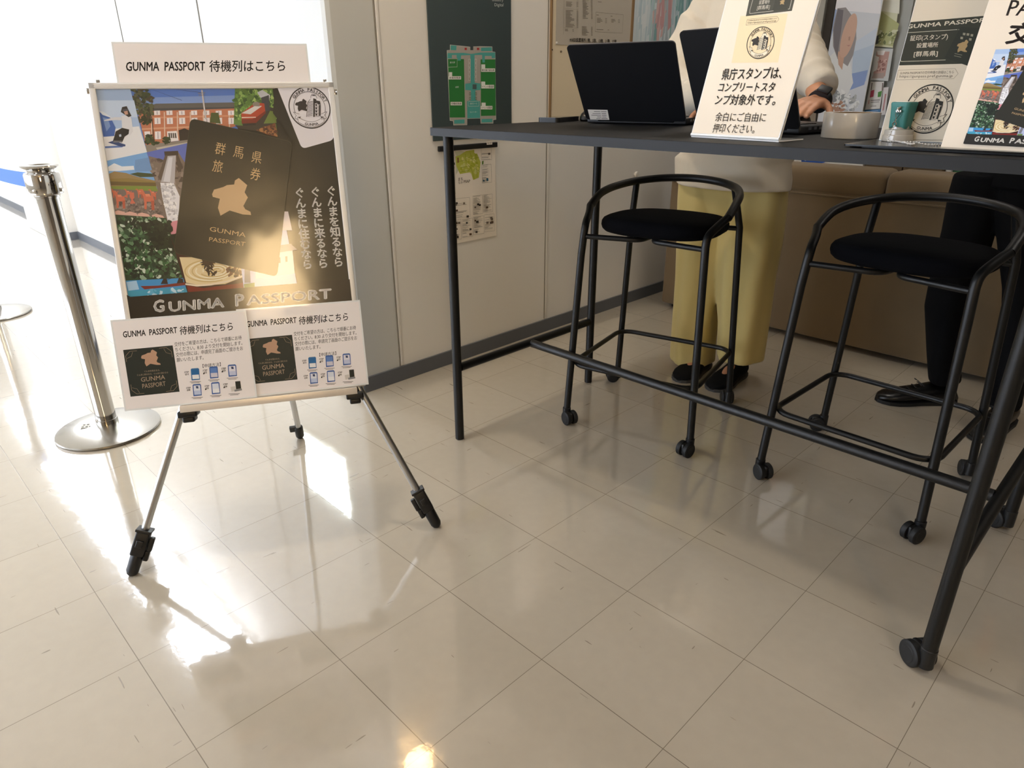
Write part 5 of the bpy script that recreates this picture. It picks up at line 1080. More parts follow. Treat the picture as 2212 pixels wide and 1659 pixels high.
# ================================================================== SOFA
SY = 7.75 * S; SX0, SX1 = -4.22 * S, 0.86
sf = thing('sofa', 'tan upholstered sofa seen from behind, under the table', 'sofa', ((SX0 + SX1) / 2, SY + 0.4, 0)); SO = sf.location.copy()
def lbox(x0, x1, y0, y1, z0, z1, bev): return shifted(MB().box(((x0 + x1) / 2, (y0 + y1) / 2, (z0 + z1) / 2), (x1 - x0, y1 - y0, z1 - z0), None, bev), SO)
obj('backrest', lbox(SX0, SX1, SY, SY + 0.17, 0.022, 0.690, 0.010), TAN, sf)
xm = -0.83 * S
for x0, x1 in ((SX0 + 0.012, xm - 0.001), (xm + 0.001, SX1 - 0.005)): obj('top_roll', lbox(x0, x1, SY - 0.010, SY + 0.19, 0.668, 0.783, 0.032), TAN, sf)
obj('piping', shifted(MB().tube([(SX0 + 0.01, SY - 0.004, 0.667), (SX1 - 0.01, SY - 0.004, 0.667)], 0.0045, 10), SO), TAN, sf)
obj('seat_base', lbox(SX0 + 0.01, SX1 - 0.01, SY + 0.16, SY + 0.80, 0.05, 0.28, 0.015), TAN, sf)
for x0, x1 in ((SX0 + 0.16, xm - 0.004), (xm + 0.004, SX1 - 0.16)): obj('seat_cushion', lbox(x0, x1, SY + 0.18, SY + 0.81, 0.28, 0.43, 0.035), TAN, sf)
for x0, x1 in ((SX0, SX0 + 0.15), (SX1 - 0.15, SX1)): obj('armrest', lbox(x0, x1, SY + 0.02, SY + 0.80, 0.04, 0.62, 0.04), TAN, sf)
for x in (SX0 + 0.06, SX1 - 0.06):
    for y in (SY + 0.05, SY + 0.74): obj('foot', shifted(MB().cyl((x, y, 0), (x, y, 0.05), 0.02), SO), BLACKP, sf)

# ================================================================== PEOPLE
def ell(c, rx, ry, n=28, rot=0.0, wav=0.0, k=5, ph=0.0, fwd=None, tiltx=0.0):
    out = []
    for i in range(n):
        a_ = 2 * pi * i / n; q_ = 1 + wav * sin(k * a_ + ph); x = rx * q_ * cos(a_); y = ry * q_ * sin(a_)
        out.append(Vector((c[0] + x * cos(rot) - y * sin(rot), c[1] + x * sin(rot) + y * cos(rot), c[2] + tiltx * y)))
    return out
def limb(mb, pts, rad, n=6, seg=18, wr=0.0):
    P = catmull(pts, n); R_ = catmull([(r, 0, 0) for r in rad], n); rr_ = [max(0.004, v.x * (1 + wr * sin(i * 1.9) + wr * .6 * sin(i * 3.7 + 1))) for i, v in enumerate(R_)]
    return mb.tube(P, rr_, seg)
def fused(name, mb, mat, vox, parent, smooth=4):
    """join the overlapping forms into one continuous skin"""
    o = obj(name, mb, mat, parent, True); md = o.modifiers.new('m', 'REMESH'); md.mode = 'VOXEL'; md.voxel_size = vox
    s2_ = o.modifiers.new('s', 'SMOOTH'); s2_.iterations = smooth; s2_.factor = 0.5
    me = bpy.data.meshes.new_from_object(o.evaluated_get(bpy.context.evaluated_depsgraph_get())); o.modifiers.clear(); o.data = me
    me.polygons.foreach_set('use_smooth', [True] * len(me.polygons))
    if not me.materials: me.materials.append(mat)
    return o
def head(mb, c, k=1.0, f=Vector((0, -1, 0))):
    """skull, jaw, nose and ears facing f"""
    s = Vector((-f.y, f.x, 0)) * -1; u = Vector((0, 0, 1)); C_ = Vector(c)
    def P(x, y, z): return C_ + s * x * k + f * y * k + u * z * k
    rings = []
    for z, rx, ry, off in ((-.118, .022, .020, .050), (-.108, .040, .040, .040), (-.08, .056, .068, .022), (-.04, .066, .084, .008), (0, .073, .092, 0), (.04, .076, .096, -.004), (.075, .070, .088, -.006), (.10, .052, .066, -.008), (.116, .026, .034, -.008), (.12, .006, .008, -.008)):
        rings.append([P(rx * cos(t), off + ry * sin(t), z) for t in [2 * pi * i / 24 for i in range(24)]])
    mb.loft(rings)
    mb.tube([P(0, .088, .012), P(0, .098, -.012), P(0, .108, -.034), P(0, .094, -.044)], [.007, .009, .013, .008], 10)
    for d in (-1, 1): mb.tube([P(d * .072, -.008, .02), P(d * .082, -.012, .004), P(d * .078, -.006, -.03)], [.012, .016, .010], 10); mb.tube([P(d * .018, .082, .024), P(d * .045, .076, .024)], [.006, .005], 8)
    mb.tube([P(-.024, .082, -.068), P(0, .093, -.066), P(.024, .082, -.068)], [.004, .0065, .004], 8)
    return P
def eyes(P, parent, inv):
    for d in (-1, 1):
        e = MB(); c = P(d * .031, .0815, .002); rr2 = 0.0115
        e.lathe([(0.001, -rr2), (rr2 * .7, -rr2 * .7), (rr2, 0), (rr2 * .7, rr2 * .7), (0.001, rr2)], c, 14); o = obj('eye', shifted(e, inv), M('eye_dark', '#2a1c14', 0.15), parent)
def hand(mb, w, d, pn, k=1.0, curl=0.5, side=1):
    """palm from wrist w along d, palm normal pn, five fingers"""
    d = Vector(d).normalized(); pn = Vector(pn); pn = (pn - d * pn.dot(d)).normalized(); s = d.cross(pn) * side; w = Vector(w)
    for i, x in enumerate((-.027, -.009, .009, .027)): mb.tube([w + s * x * .5 * k, w + d * .045 * k + s * x * .85 * k, w + d * .088 * k + s * x * k], [.014 * k, .013 * k, .0105 * k], 10)
    for i, (x, L) in enumerate(((-.029, .060), (-.010, .073), (.010, .078), (.029, .070))):
        b = w + d * .086 * k + s * x * k; an = curl * (0.9 + 0.12 * i); pts = [b]; ang = 0
        for seg_, l in enumerate((.42, .32, .26)):
            ang += an * (0.5, 0.7, 0.5)[seg_]; pts.append(pts[-1] + (d * cos(ang) + pn * sin(ang) + s * x * 0.8) * L * l * k)
        mb.tube(pts, [.0088 * k, .0084 * k, .0076 * k, .0062 * k], 10)
    b = w + d * .022 * k + s * .026 * k; mb.tube([b, b + (d * .6 + s * .7 + pn * .3) * .035 * k, b + (d * .85 + s * .75 + pn * .45) * .062 * k, b + (d * 1.05 + s * .65 + pn * .5) * .082 * k], [.013 * k, .0105 * k, .0092 * k, .0072 * k], 10)
def shoe(p, yaw, mat, solem, parent, inv, L=.24, wd=.088, low=True, name='shoe', hgt=.06):
    """shoe on the floor, p below the ankle heel, pointing along yaw"""
    f = Vector((cos(yaw), sin(yaw), 0)); s = Vector((-sin(yaw), cos(yaw), 0)); p = Vector(p); rings = []; m = MB()
    prof = ((-.02, .30, .35), (0.0, .62, .85), (.03, .74, 1.0), (.07, .76, 1.0), (.11, .82, .82), (.15, .96, .66), (.185, 1.0, .55), (.215, .86, .45), (.235, .56, .36), (.245, .22, .22))
    for y, w_, h_ in prof:
        y *= L / .245; r_ = []
        for i in range(20):
            a_ = 2 * pi * i / 20; ca, sa = cos(a_), sin(a_); x = wd / 2 * w_ * (abs(ca) ** .75) * (1 if ca > 0 else -1); z = hgt * h_ * (sa * .5 + .5) if sa > 0 else hgt * h_ * .5 * (1 + sa)
            r_.append(p + f * y + s * x + Vector((0, 0, 0.008 + z)))
        rings.append(r_)
    so_ = obj(name, shifted(m.loft(rings), inv), mat, parent)
    out = [(y * L / .245, wd / 2 * w_ * 1.05) for y, w_, h_ in prof]; poly = [p + f * y + s * x for y, x in out] + [p + f * y - s * x for y, x in out[::-1]]
    sm_ = MB(); n_ = len(poly); sm_.add([q + Vector((0, 0, z)) for z in (0.0, 0.013) for q in poly], [tuple(range(n_))[::-1], tuple(range(n_, 2 * n_))] + [(i, (i + 1) % n_, n_ + (i + 1) % n_, n_ + i) for i in range(n_)])
    obj('sole', shifted(sm_, inv), solem, so_); return so_

# --- person in the cream sweater, typing at the second laptop
PC = Vector((-0.505, 1.655, 0.0)); bm_ = MB(); I0 = Vector((0, 0, 0))
nk = (-.555, 1.600, 1.455); hc = (-.555, 1.565, 1.585)
bm_.loft([ell((-.505, 1.665, z), rx, ry) for z, rx, ry in ((.78, .10, .07), (.90, .13, .085), (1.05, .120, .08))] + [ell((-.52, 1.64, 1.22), .13, .09), ell((-.545, 1.625, 1.36), .14, .08), ell((-.555, 1.615, 1.42), .10, .06), ell(nk, .05, .052)])
limb(bm_, [nk, (-.555, 1.585, 1.50), (-.555, 1.575, 1.55)], [.052, .048, .05])
HPf = head(bm_, hc, 1.0, Vector((0, -.96, -.28)).normalized())
WL, WR = Vector((-.395, 1.190, 1.058)), Vector((-.132, 1.265, 1.066))
limb(bm_, [(-.65, 1.61, 1.36), (-.72, 1.585, 1.29), (-.755, 1.520, 1.14), (-.63, 1.37, 1.085), tuple(WL)], [.045, .04, .037, .033, .026]); limb(bm_, [(-.43, 1.61, 1.36), (-.37, 1.56, 1.285), (-.302, 1.490, 1.195), (-.225, 1.385, 1.145), tuple(WR)], [.042, .036, .036, .034, .026])
hand(bm_, WL, (.35, -.75, -.10), (0, -.1, -1), .95, .28, -1); hand(bm_, WR, (.03, -.97, -.10), (-.15, -.1, -1), .95, .28, 1)
LA, RA = Vector((at_y(1512, 790, 1.675).x, 1.690, .07)), Vector((at_y(1592, 790, 1.69).x, 1.705, .07))
for hx, an in ((-.575, LA), (-.455, RA)):
    limb(bm_, [(hx, 1.66, .80), (an.x + (.012 if hx < -.5 else .0), 1.662, .48), (an.x, an.y - .02, .25), tuple(an)], [.055, .038, .032, .029]); fd = Vector((.10 if hx < -.5 else .03, -1, 0)).normalized(); limb(bm_, [an + Vector((0, .02, -.03)), an + fd * .08 + Vector((0, 0, -.035)), an + fd * .16 + Vector((0, 0, -.05))], [.028, .03, .015])
p1 = fused('person', bm_, SKIN, .005, None, 3); tag(p1, 'person in a cream sweater and wide yellow trousers standing behind the table at a laptop', 'person')
eyes(HPf, p1, I0)
# trousers
tr = MB(); Yp = 1.645
def legrings(rows, ph):
    out = []
    for v, u0, u1, ry in rows:
        q0, q1 = at_y(u0, v, Yp), at_y(u1, v, Yp); out.append(ell(((q0.x + q1.x) / 2, Yp + 0.012, (q0.z + q1.z) / 2), (q1.x - q0.x) / 2, ry, 44, 0, .05, 6, ph + v * .006))
    return out
tr.loft(legrings(((778, 1453, 1533, .100), (700, 1459, 1538, .102), (650, 1463, 1548, .104), (600, 1466, 1560, .105), (520, 1469, 1572, .110), (440, 1471, 1582, .115), (380, 1474, 1584, .115)), 0.4))
tr.loft(legrings(((774, 1552, 1641, .104), (700, 1555, 1652, .105), (650, 1552, 1659, .106), (600, 1552, 1665, .107), (520, 1560, 1680, .112), (440, 1566, 1690, .116), (380, 1570, 1692, .116)), 2.1))
q0, q1 = at_y(1474, 400, Yp), at_y(1692, 400, Yp)
tr.loft([ell(((q0.x + q1.x) / 2, Yp + .015, z), (q1.x - q0.x) / 2 * k, ry, 36) for z, k, ry in ((.66, .90, .10), (.72, .98, .118), (.80, .99, .122), (.90, .95, .115), (.985, .85, .10))])
fused('trousers', tr, YELLOW, .007, p1, 3)
# sweater
sw = MB(); rows = ((402, 1466, 1704), (380, 1464, 1706), (345, 1466, 1702))
rings = []
for v, u0, u1 in rows: q0, q1 = at_y(u0, v, Yp), at_y(u1, v, Yp); rings.append(ell(((q0.x + q1.x) / 2, Yp + .004, (q0.z + q1.z) / 2), (q1.x - q0.x) / 2, .150, 40, 0, .022, 6, v * .02))
rings += [ell((-.505, 1.648, .93), .205, .148, 40, 0, .02, 6, 1), ell((-.505, 1.640, 1.08), .200, .145, 40, 0, .02, 5, 2), ell((-.52, 1.625, 1.22), .200, .148, 40, 0, .015, 5, 1), ell((-.545, 1.615, 1.34), .190, .125, 40), ell((-.555, 1.608, 1.42), .140, .095, 40), ell((-.555, 1.602, 1.462), .078, .072, 40)]
sw.loft(rings)
limb(sw, [(-.645, 1.61, 1.375), (-.72, 1.585, 1.29), (-.755, 1.520, 1.14), (-.63, 1.37, 1.085), tuple(WL + Vector((-.05, .05, .012)))], [.085, .088, .080, .066, .045], 7, 22, .05)
limb(sw, [(-.425, 1.61, 1.375), (-.37, 1.56, 1.29), (-.302, 1.490, 1.195), (-.225, 1.385, 1.145), tuple(WR + Vector((-.012, .045, .030)))], [.070, .060, .064, .060, .042], 7, 22, .05)
fused('sweater', sw, CREAM, .007, p1, 3)
# hair, watch, shoes
hb = MB(); C_ = Vector(hc); hb.loft([ell((C_.x, C_.y + .018 + dy, C_.z + z), rx, ry, 30) for z, rx, ry, dy in ((-.16, .070, .040, .055), (-.10, .088, .062, .040), (-.02, .093, .085, .026), (.05, .094, .104, .004), (.09, .082, .098, -.004), (.12, .056, .068, -.006), (.135, .02, .025, -.006))]); obj('hair', hb, HAIR, p1)
wd_ = (Vector((.03, -.93, -.30))).normalized(); ws = MB().tube([WR + wd_ * (-.012), WR + wd_ * (-.0115), WR + wd_ * .0115, WR + wd_ * .012], [.026, .0315, .0315, .026], 24); ws.box(WR + Vector((.012, -.006, .028)), (.030, .034, .010), basis((.3, -.4, .85), wd_), .003); obj('wrist_watch', ws, BLACKP, p1)
for an, yw in ((LA, -1.47), (RA, -1.54)):
    sh_ = shoe((an.x, an.y + .028, 0), yw, SHOECL, M('grey_sole', '#3a3835', 0.7), p1, I0, .250, .102, hgt=.062)
    f = Vector((cos(yw), sin(yw), 0)); obj('strap', MB().tube(catmull([an + f * (-.035) + Vector((0, .01, .01)), an + Vector((-.036, -.02, .03)), an + f * .075 + Vector((0, 0, .0)), an + Vector((.036, -.02, .03)), an + f * (-.035) + Vector((0, .01, .01))], 6), .005, 10), SHOECL, sh_)

# --- person in the black suit at the right
b2 = MB(); hx, hy = 0.335, 1.985; fA_ = Vector((at_y(2040, 815, 2.0).x, 2.0, .08)); fB_ = Vector((at_y(2180, 872, 1.965).x, 1.962, .08)); hc2 = (.375, 1.93, 1.71)
b2.loft([ell((hx, hy, z), rx, ry) for z, rx, ry in ((.84, .11, .08), (.98, .13, .09), (1.15, .12, .085))] + [ell((.36, 1.97, 1.32), .15, .10), ell((.365, 1.965, 1.45), .16, .09), ell((.37, 1.96, 1.52), .09, .06), ell((.37, 1.955, 1.56), .056, .056)])
limb(b2, [(.37, 1.955, 1.55), (.372, 1.945, 1.61), (.374, 1.94, 1.66)], [.056, .054, .056]); HP2 = head(b2, hc2, 1.05, Vector((-.35, -.92, 0)).normalized())
W2a, W2b = Vector((.300, 1.80, 1.085)), Vector((.575, 1.90, .86))
limb(b2, [(.19, 1.97, 1.47), (.135, 1.97, 1.17), tuple(W2a)], [.05, .042, .03]); limb(b2, [(.54, 1.96, 1.47), (.60, 1.985, 1.16), tuple(W2b)], [.05, .042, .03])
hand(b2, W2b, (0, -.12, -1), (-1, 0, 0), 1.0, .5, 1)
hand(b2, W2a, (.8, -.35, -.1), (0, .3, -1), 1.0, .5, -1)
for pts_ in ([(.262, hy, .86), at_y(2094, 500, hy), at_y(2048, 660, hy + .01), (fA_.x, fA_.y + .01, .22), tuple(fA_)], [(.405, hy, .86), at_y(2208, 500, hy), at_y(2205, 700, hy - .01), (fB_.x, fB_.y, .22), tuple(fB_)]): limb(b2, pts_, [.050, .036, .030, .028, .028])
p2_ = fused('person', b2, SKIN, .006, None, 3); tag(p2_, 'person in a black suit and laced black leather shoes behind the second stool', 'person'); eyes(HP2, p2_, I0)
tr = MB()
Ym = 1.985
def mleg(rows, ph): return [ell(((at_y(u0, v, Ym).x + at_y(u1, v, Ym).x) / 2, Ym + dy, (at_y(u0, v, Ym).z + at_y(u1, v, Ym).z) / 2), (at_y(u1, v, Ym).x - at_y(u0, v, Ym).x) / 2, ry, 30, 0, .03, 4, ph + v * .01) for v, u0, u1, ry, dy in rows]
tr.loft(mleg(((824, 2002, 2074, .085, .02), (770, 1999, 2073, .088, .02), (665, 1996, 2096, .095, .015), (600, 2010, 2118, .10, .01), (500, 2037, 2150, .112, 0), (420, 2050, 2178, .118, 0), (375, 2062, 2192, .118, 0)), .3))
tr.loft(mleg(((872, 2138, 2212, .085, -.02), (800, 2150, 2225, .088, -.02), (723, 2163, 2242, .093, -.015), (625, 2167, 2256, .10, -.01), (502, 2153, 2264, .112, 0), (420, 2150, 2270, .118, 0), (375, 2150, 2275, .118, 0)), 1.7))
tr.loft([ell((.325, 1.985, z), rx, ry, 30) for z, rx, ry in ((.76, .15, .10), (.84, .18, .125), (.95, .175, .12), (1.05, .16, .11))]); fused('trousers', tr, SUIT, .007, p2_, 3)
jk = MB(); jk.loft([ell((.342, 1.983, .80), .195, .135, 32), ell((.345, 1.982, .95), .19, .13, 32), ell((.35, 1.978, 1.12), .175, .125, 32), ell((.36, 1.97, 1.30), .195, .135, 32), ell((.366, 1.965, 1.43), .19, .12, 32), ell((.37, 1.96, 1.51), .13, .09, 32), ell((.37, 1.957, 1.55), .075, .07, 32)])
limb(jk, [(.205, 1.97, 1.46), (.15, 1.985, 1.30), (.140, 1.965, 1.17), (.265, 1.83, 1.10)], [.07, .07, .062, .05], 6, 18, .03); limb(jk, [(.535, 1.96, 1.46), (.59, 1.985, 1.30), (.607, 1.985, 1.14), (.58, 1.91, .91)], [.07, .07, .062, .05], 6, 18, .03); fused('jacket', jk, SUIT, .007, p2_, 3)
C_ = Vector(hc2); hb = MB(); hb.loft([ell((C_.x + .006, C_.y + .016 + dy, C_.z + z), rx, ry, 30) for z, rx, ry, dy in ((-.07, .062, .040, .052), (-.02, .082, .070, .034), (.05, .086, .098, .006), (.09, .076, .094, -.002), (.125, .05, .064, -.004), (.138, .02, .025, -.004))]); obj('hair', hb, HAIR, p2_)
for an, yw in ((fA_, radians(-138)), (fB_, radians(-98))):
    f = Vector((cos(yw), sin(yw), 0)); s_ = Vector((-sin(yw), cos(yw), 0)); so_ = shoe(Vector((an.x, an.y, 0)) - f * .04, yw, LEATHER, RUBBER, p2_, I0, .270, .098, hgt=.072)
    lc = MB(); c0 = Vector((an.x, an.y, 0)) + f * .085
    for k in range(3): lc.tube([c0 + f * .018 * k + s_ * .018 + Vector((0, 0, .074 - .010 * k)), c0 + f * (.018 * k + .004) + Vector((0, 0, .079 - .010 * k)), c0 + f * .018 * k - s_ * .018 + Vector((0, 0, .074 - .010 * k))], .0018, 6)
    for d in (-1, 1): lc.tube(catmull([c0 + Vector((0, 0, .080)), c0 + s_ * d * .022 + f * .008 + Vector((0, 0, .086)), c0 + s_ * d * .034 + Vector((0, 0, .078)), c0 + s_ * d * .018 - f * .004 + Vector((0, 0, .078)), c0 + Vector((0, 0, .080))], 4), .0014, 6)
    obj('lace', lc, M('shoe_lace', '#111112', 0.6), so_)

# ================================================================== BEHIND THE STAFF
YB = 3.30
def px_y(u, v, y): q = at_y(u, v, y); return q.x, q.z
def standing(name, u0, u1, vref, y, z0, z1, th, mat, label, cat, part='panel'):
    x0 = at_y(u0, vref, y).x; x1 = at_y(u1, vref, y).x; t = thing(name, label, cat, ((x0 + x1) / 2, y, 0))
    obj(part, MB().box((0, th / 2, (z0 + z1) / 2), (x1 - x0, th, z1 - z0), None, 0.002), mat, t); return t, x0, x1
WHT = M('white_steel', '#d9d8d2', 0.45)
# tall picture banner
t, x0, x1 = standing('roll_banner', 1786, 1884, 130, YB, 0.05, 1.85, 0.004, WHT, 'tall banner with a photo of a long-haired person in white, seen past the tape roll', 'banner')
obj('base', MB().box((0, 0.05, 0.03), (x1 - x0, 0.14, 0.06), None, 0.008), ALUW, t); obj('rear_pole', MB().cyl((0, 0.03, 0.05), (0, 0.03, 1.84), 0.008), ALUW, t)
pl = Plane((0, YB - 0.0006, 0), (1, 0, 0), (0, 0, 1)); a = Art(pl); a.poly('#d3d9e2', [(x0 + .002, .08), (x1 - .002, .08), (x1 - .002, 1.845), (x0 + .002, 1.845)]); a.up()
def z9(*p): return [(1680 + 0.19886 * x, 0.19892 * y) for x, y in p]
XB0, XB1 = x0 + .002, x1 - .002
a.q('#e9eaf0', *z9((560, -400), (1150, -400), (1130, 150), (560, 110))); a.q('#8ea3cf', *z9((560, 100), (640, 110), (600, 330), (480, 470))); a.q('#b9cbe0', *z9((820, 520), (1050, 480), (960, 880), (800, 960))); a.q('#8fa6d6', *z9((800, 800), (980, 760), (940, 920), (780, 980))); a.q('#c9d6e6', *z9((850, 450), (1080, 300), (1060, 480), (830, 560))); a.up()
a.q('#dfe3e6', *z9((500, 640), (620, 560), (700, 640), (780, 620), (820, 900), (700, 1150), (520, 1300), (480, 900))); a.up()
a.q('#9a9799', *z9((650, 90), (740, 80), (800, 160), (850, 260), (855, 420), (820, 600), (760, 720), (650, 640), (600, 500), (600, 300))); a.up()
a.q('#caa793', *z9((650, 560), (730, 560), (700, 760), (660, 700))); fx, fy = a.px(*z9((768, 390)))[0]; a.disc('#cfae9c', fx, fy, .034, .105, 28, -.10); a.q('#77747a', *z9((650, 95), (715, 110), (690, 330), (668, 470), (650, 620), (612, 520), (606, 330))); a.q('#b49484', *z9((770, 400), (790, 395), (785, 440), (768, 440))); a.q('#b98b84', *z9((748, 492), (790, 488), (772, 505)))
a.q('#85888d', *z9((490, 830), (540, 780), (600, 820), (650, 1000), (640, 1100), (590, 1120), (590, 960), (550, 830))); a.up(); a.blobs(['#e9edef', '#9aa0a5', '#b7bcbf', '#cfd4d6'], a.px(*z9((640, 1000), (780, 980), (880, 1080), (860, 1200), (640, 1200))), 60, .008, 41, 2.4); a.blobs(['#b08b78', '#8d6a5d'], a.px(*z9((580, 1100), (720, 1080), (720, 1200), (590, 1200))), 14, .010, 42)
a.ql('#6c6f75', .004, *z9((500, 705), (560, 708)))
for o_ in a.ops: o_[0][:] = [(min(max(x, XB0), XB1), min(max(y, .08), 1.845)) for x, y in o_[0]]
a.build('banner_print', INK_MATT, t, inv=Matrix.Translation(-t.location))
# dark strip added to stand for the dark gap, and pale screen left of it
standing('dark_gap_strip', 1768, 1785, 130, YB + .20, 0.0, 2.0, 0.05, M('gap_brown', '#332b22', 0.6), 'dark upright strip added in the gap left of the tall banner', 'post', 'upright')
standing('pale_screen', 1690, 1764, 130, YB + .25, 0.05, 2.0, 0.03, M('pale_screen_cloth', '#c3c2ba', 0.7), 'pale partition screen behind the person in the cream sweater', 'screen')
# leaflet stand with leaflets
t, lx0, lx1 = standing('leaflet_stand', 1884, 1948, 130, YB + .12, 0.05, 1.75, 0.02, M('stand_grey', '#a9adaa', 0.5), 'grey leaflet stand right of the tall banner', 'leaflet stand', 'back_panel')
obj('base', MB().box((0, 0.02, 0.025), (lx1 - lx0, .20, .05), None, .006), WHT, t)
def leaflet(q4, base, label, draw, y=YB + .085):
    P4 = [px_y(u, v, y) for u, v in q4]; cx = sum(p[0] for p in P4) / 4; cz_ = min(p[1] for p in P4); tt = thing('leaflet', label, 'leaflet', (cx, y, cz_), group='leaflets on the grey stand')
    m = MB(); m.prism(P4, -0.0006, 0.0006, Plane((0, y, 0), (1, 0, 0), (0, 0, 1))); obj('paper', shifted(m, tt.location), M('leaf_' + base[1:], base, 0.35), tt)
    a = Art(Plane((0, y - .0008, 0), (1, 0, 0), (0, 0, 1))); draw(a); a.build('leaflet_print', INK_MATT, tt, inv=Matrix.Translation(-tt.location)); return tt
leaflet(z9((1150, -120), (1345, -120), (1250, 520), (1045, 500)), '#d5d8b8', 'tall pale green leaflet at the top of the grey stand', lambda a: (a.q('#b9bf8c', *z9((1120, 120), (1320, 260), (1250, 500), (1080, 480))), a.q('#e9ebdf', *z9((1160, -100), (1330, -100), (1320, 150), (1130, 120))), a.up(), a.blobs(['#8e9668', '#d9ddc2', '#7b8460', '#c7cda4'], a.px(*z9((1110, 320), (1300, 330), (1250, 470), (1080, 460))), 40, .008, 51), a.q('#5e6264', *z9((1060, 400), (1095, 380), (1095, 470), (1050, 490)))))
leaflet(z9((1050, 520), (1255, 530), (1200, 880), (1005, 870)), '#cfd3d2', 'leaflet with a pink photo in the middle of the grey stand', lambda a: (a.q('#c9a59c', *z9((1075, 560), (1215, 560), (1165, 830), (1035, 830))), a.up(), a.q('#f4f1f0', *z9((1080, 550), (1170, 550), (1150, 600), (1085, 595))), a.q('#f1f1ef', *z9((1052, 600), (1100, 620), (1080, 760), (1035, 780))), a.blobs(['#a77e78', '#dcc0b9', '#8d625e'], a.px(*z9((1100, 610), (1200, 610), (1160, 760), (1080, 780))), 20, .006, 52), a.q('#b9a8a0', *z9((1045, 800), (1160, 790), (1150, 850), (1020, 850)))))
leaflet(z9((1010, 885), (1155, 885), (1110, 1180), (950, 1190)), '#e6e4e0', 'white leaflet with red and green figures above the tape roll', lambda a: (a.q('#c4576a', *z9((1012, 985), (1050, 975), (1040, 1050), (1000, 1060))), a.q('#5c9a4d', *z9((1090, 1000), (1135, 985), (1120, 1050), (1085, 1055))), a.ql('#6b5a56', .004, *z9((1025, 900), (1015, 980))), a.ql('#6b5a56', .004, *z9((1140, 900), (1135, 985))), a.q('#d9b9b4', *z9((985, 1090), (1000, 1080), (995, 1130), (980, 1130))), a.ql('#8b8785', .004, *z9((1010, 1090), (1110, 1085))), a.ql('#8b8785', .003, *z9((1010, 1110), (1100, 1106))), a.ql('#8b8785', .003, *z9((1010, 1155), (1070, 1150)))))
leaflet(z9((1150, 950), (1205, 945), (1170, 1245), (1115, 1250)), '#e3dfe0', 'narrow white leaflet with a pink stripe right of the red and green one', lambda a: a.q('#c98f93', *z9((1165, 1020), (1180, 1018), (1150, 1200), (1138, 1200))))
leaflet(z9((945, 1195), (1120, 1185), (1112, 1225), (935, 1235)), '#3f78ad', 'blue leaflet strip at the bottom of the grey stand', lambda a: a.ql('#bcd3e6', .002, *z9((960, 1212), (1090, 1204))))
# low cupboards behind the sofa
def cupboard(u0, u1, vref, y, ht, mat, label, doors=2):
    x0, x1 = at_y(u0, vref, y).x, at_y(u1, vref, y).x; t = thing('low_cupboard', label, 'cupboard', ((x0 + x1) / 2, y, 0)); wd = x1 - x0
    obj('body', MB().box((0, .045, ht / 2), (wd, .09, ht), None, .003), mat, t)
    for k in range(doors):
        d = obj('door', MB().box((-wd / 2 + wd * (k + .5) / doors, -.006, ht / 2 + .01), (wd / doors - .004, .012, ht - .06), None, .002), mat, t); obj('handle', MB().box((-wd / 2 + wd * (k + .5) / doors + .06 * (1 if k == 0 else -1), -.018, ht * .7), (.012, .012, .08), None, .003), ALUW, d)
    return t, x0, x1
CY = 3.165
t, x0, x1 = cupboard(1700, 1868, 352, CY, .84, WHT, 'white low cupboard with a blue sign behind the sofa')
sg = at_y(1729, 356, CY - .02); s2_ = at_y(1800, 338, CY - .02); b = thing('blue_sign', 'blue sign plate with white letters on the white cupboard', 'sign', (sg.x, CY - .016, sg.z))
pl = Plane((0, CY - .0165, 0), (1, 0, 0), (0, 0, 1)); obj('plate', shifted(MB().prism([pl.p(1730, 358), pl.p(1762, 357), pl.p(1800, 344), pl.p(1812, 330), pl.p(1733, 328)], -.002, 0, pl), b.location), M('sign_blue', '#2456b0', 0.4), b)
a = Art(Plane((0, CY - .017, 0), (1, 0, 0), (0, 0, 1))); a.qt('#e9eef6', 'SUB', (1739, 346), (1774, 345), (1740, 334), 0.02) if False else a.qd('#e9eef6', 1740, 345, .006); a.qd('#e9eef6', 1748, 344, .008); a.build('sign_print', INK_MATT, b, inv=Matrix.Translation(-b.location))
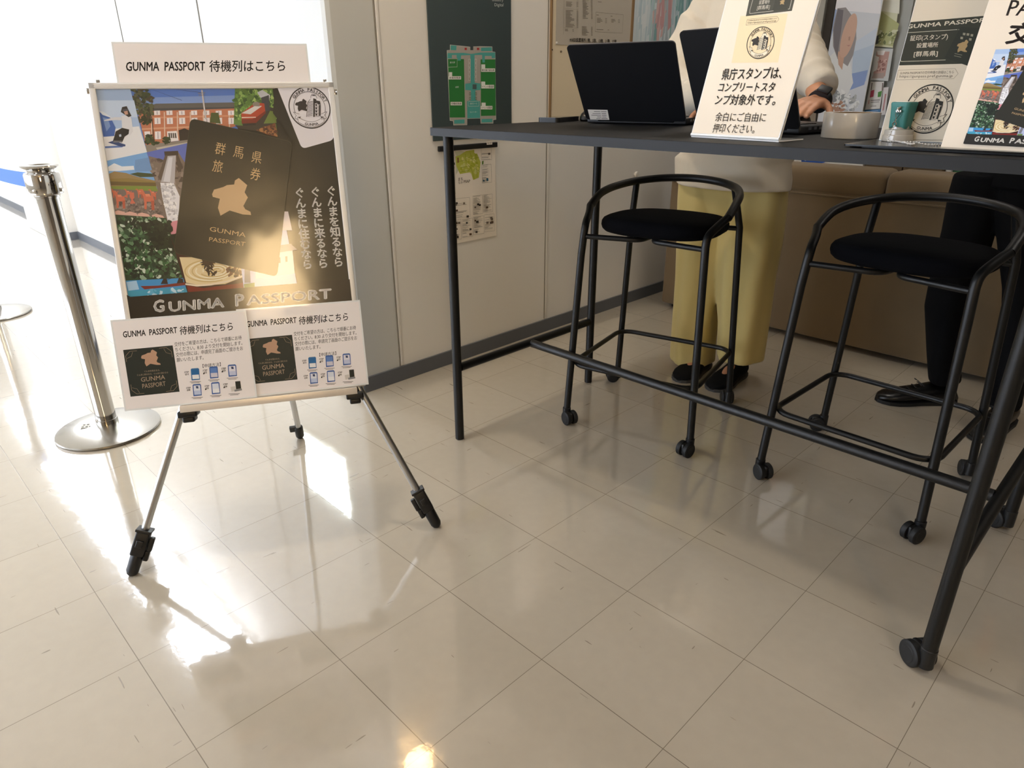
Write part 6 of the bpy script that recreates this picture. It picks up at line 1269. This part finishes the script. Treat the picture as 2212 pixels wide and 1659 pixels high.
cupboard(1870, 2040, 360, CY, .84, M('brown_cupboard', '#5b4a33', 0.7), 'brown low cupboard behind the sofa, beside the white one')
standing('white_panel', 2042, 2056, 370, CY + .02, 0, .83, .02, WHT, 'narrow white panel beside the brown cupboard', 'panel')
standing('green_bin', 2057, 2110, 370, CY + .05, 0, .80, .25, M('green_bin', '#2c6a42', 0.5), 'green bin behind the person in the black suit', 'bin', 'body')
# shelf with papers in the far corner
t, x0, x1 = standing('shelf_unit', 1940, 2060, 10, 4.0, 0, 2.1, .02, M('shelf_dark', '#3c3833', 0.7), 'dark shelf unit against the back wall', 'shelf', 'back_panel')
for z in (.05, .45, .85, 1.25, 1.46, 1.85): obj('shelf_board', MB().box((0, -.12, z), (x1 - x0, .26, .02)), M('shelf_dark', '#3c3833', 0.7), t)
for x in (x0 - t.location.x, x1 - t.location.x): obj('side_panel', MB().box((x, -.12, 1.05), (.02, .26, 2.1)), M('shelf_dark', '#3c3833', 0.7), t)
y = 3.745; q0, q1 = at_y(1950, 24, y), at_y(2003, 24, y); bx = thing('paper_sheet', 'white printed sheet hanging on the dark shelf unit', 'paper', ((q0.x + q1.x) / 2, y, 1.36)); obj('sheet', MB().box((0, -.012, .17), (q1.x - q0.x, .002, .34)), PAPER, bx)
a = Art(Plane((0, y - .0135, 0), (1, 0, 0), (0, 0, 1)))
for i in range(7): a.line('#a9a6a2', [(bx.location.x + .02, 1.42 + i * .022), (bx.location.x + .02 + R.uniform(.03, .07), 1.42 + i * .022)], .003)
a.build('sheet_print', INK_MATT, bx, inv=Matrix.Translation(-bx.location))
y = 3.84; q0, q1 = at_y(2004, 22, y), at_y(2044, 22, y); bx = thing('red_box', 'orange red box on the dark shelf unit', 'box', ((q0.x + q1.x) / 2, y + .06, 1.47)); obj('carton', MB().box((0, 0, .05), (q1.x - q0.x, .12, .10), None, .004), M('red_card', '#b2462f', 0.6), bx); obj('lid', MB().box((0, 0, .105), (q1.x - q0.x + .006, .126, .02), None, .003), M('red_card', '#b2462f', 0.6), bx)
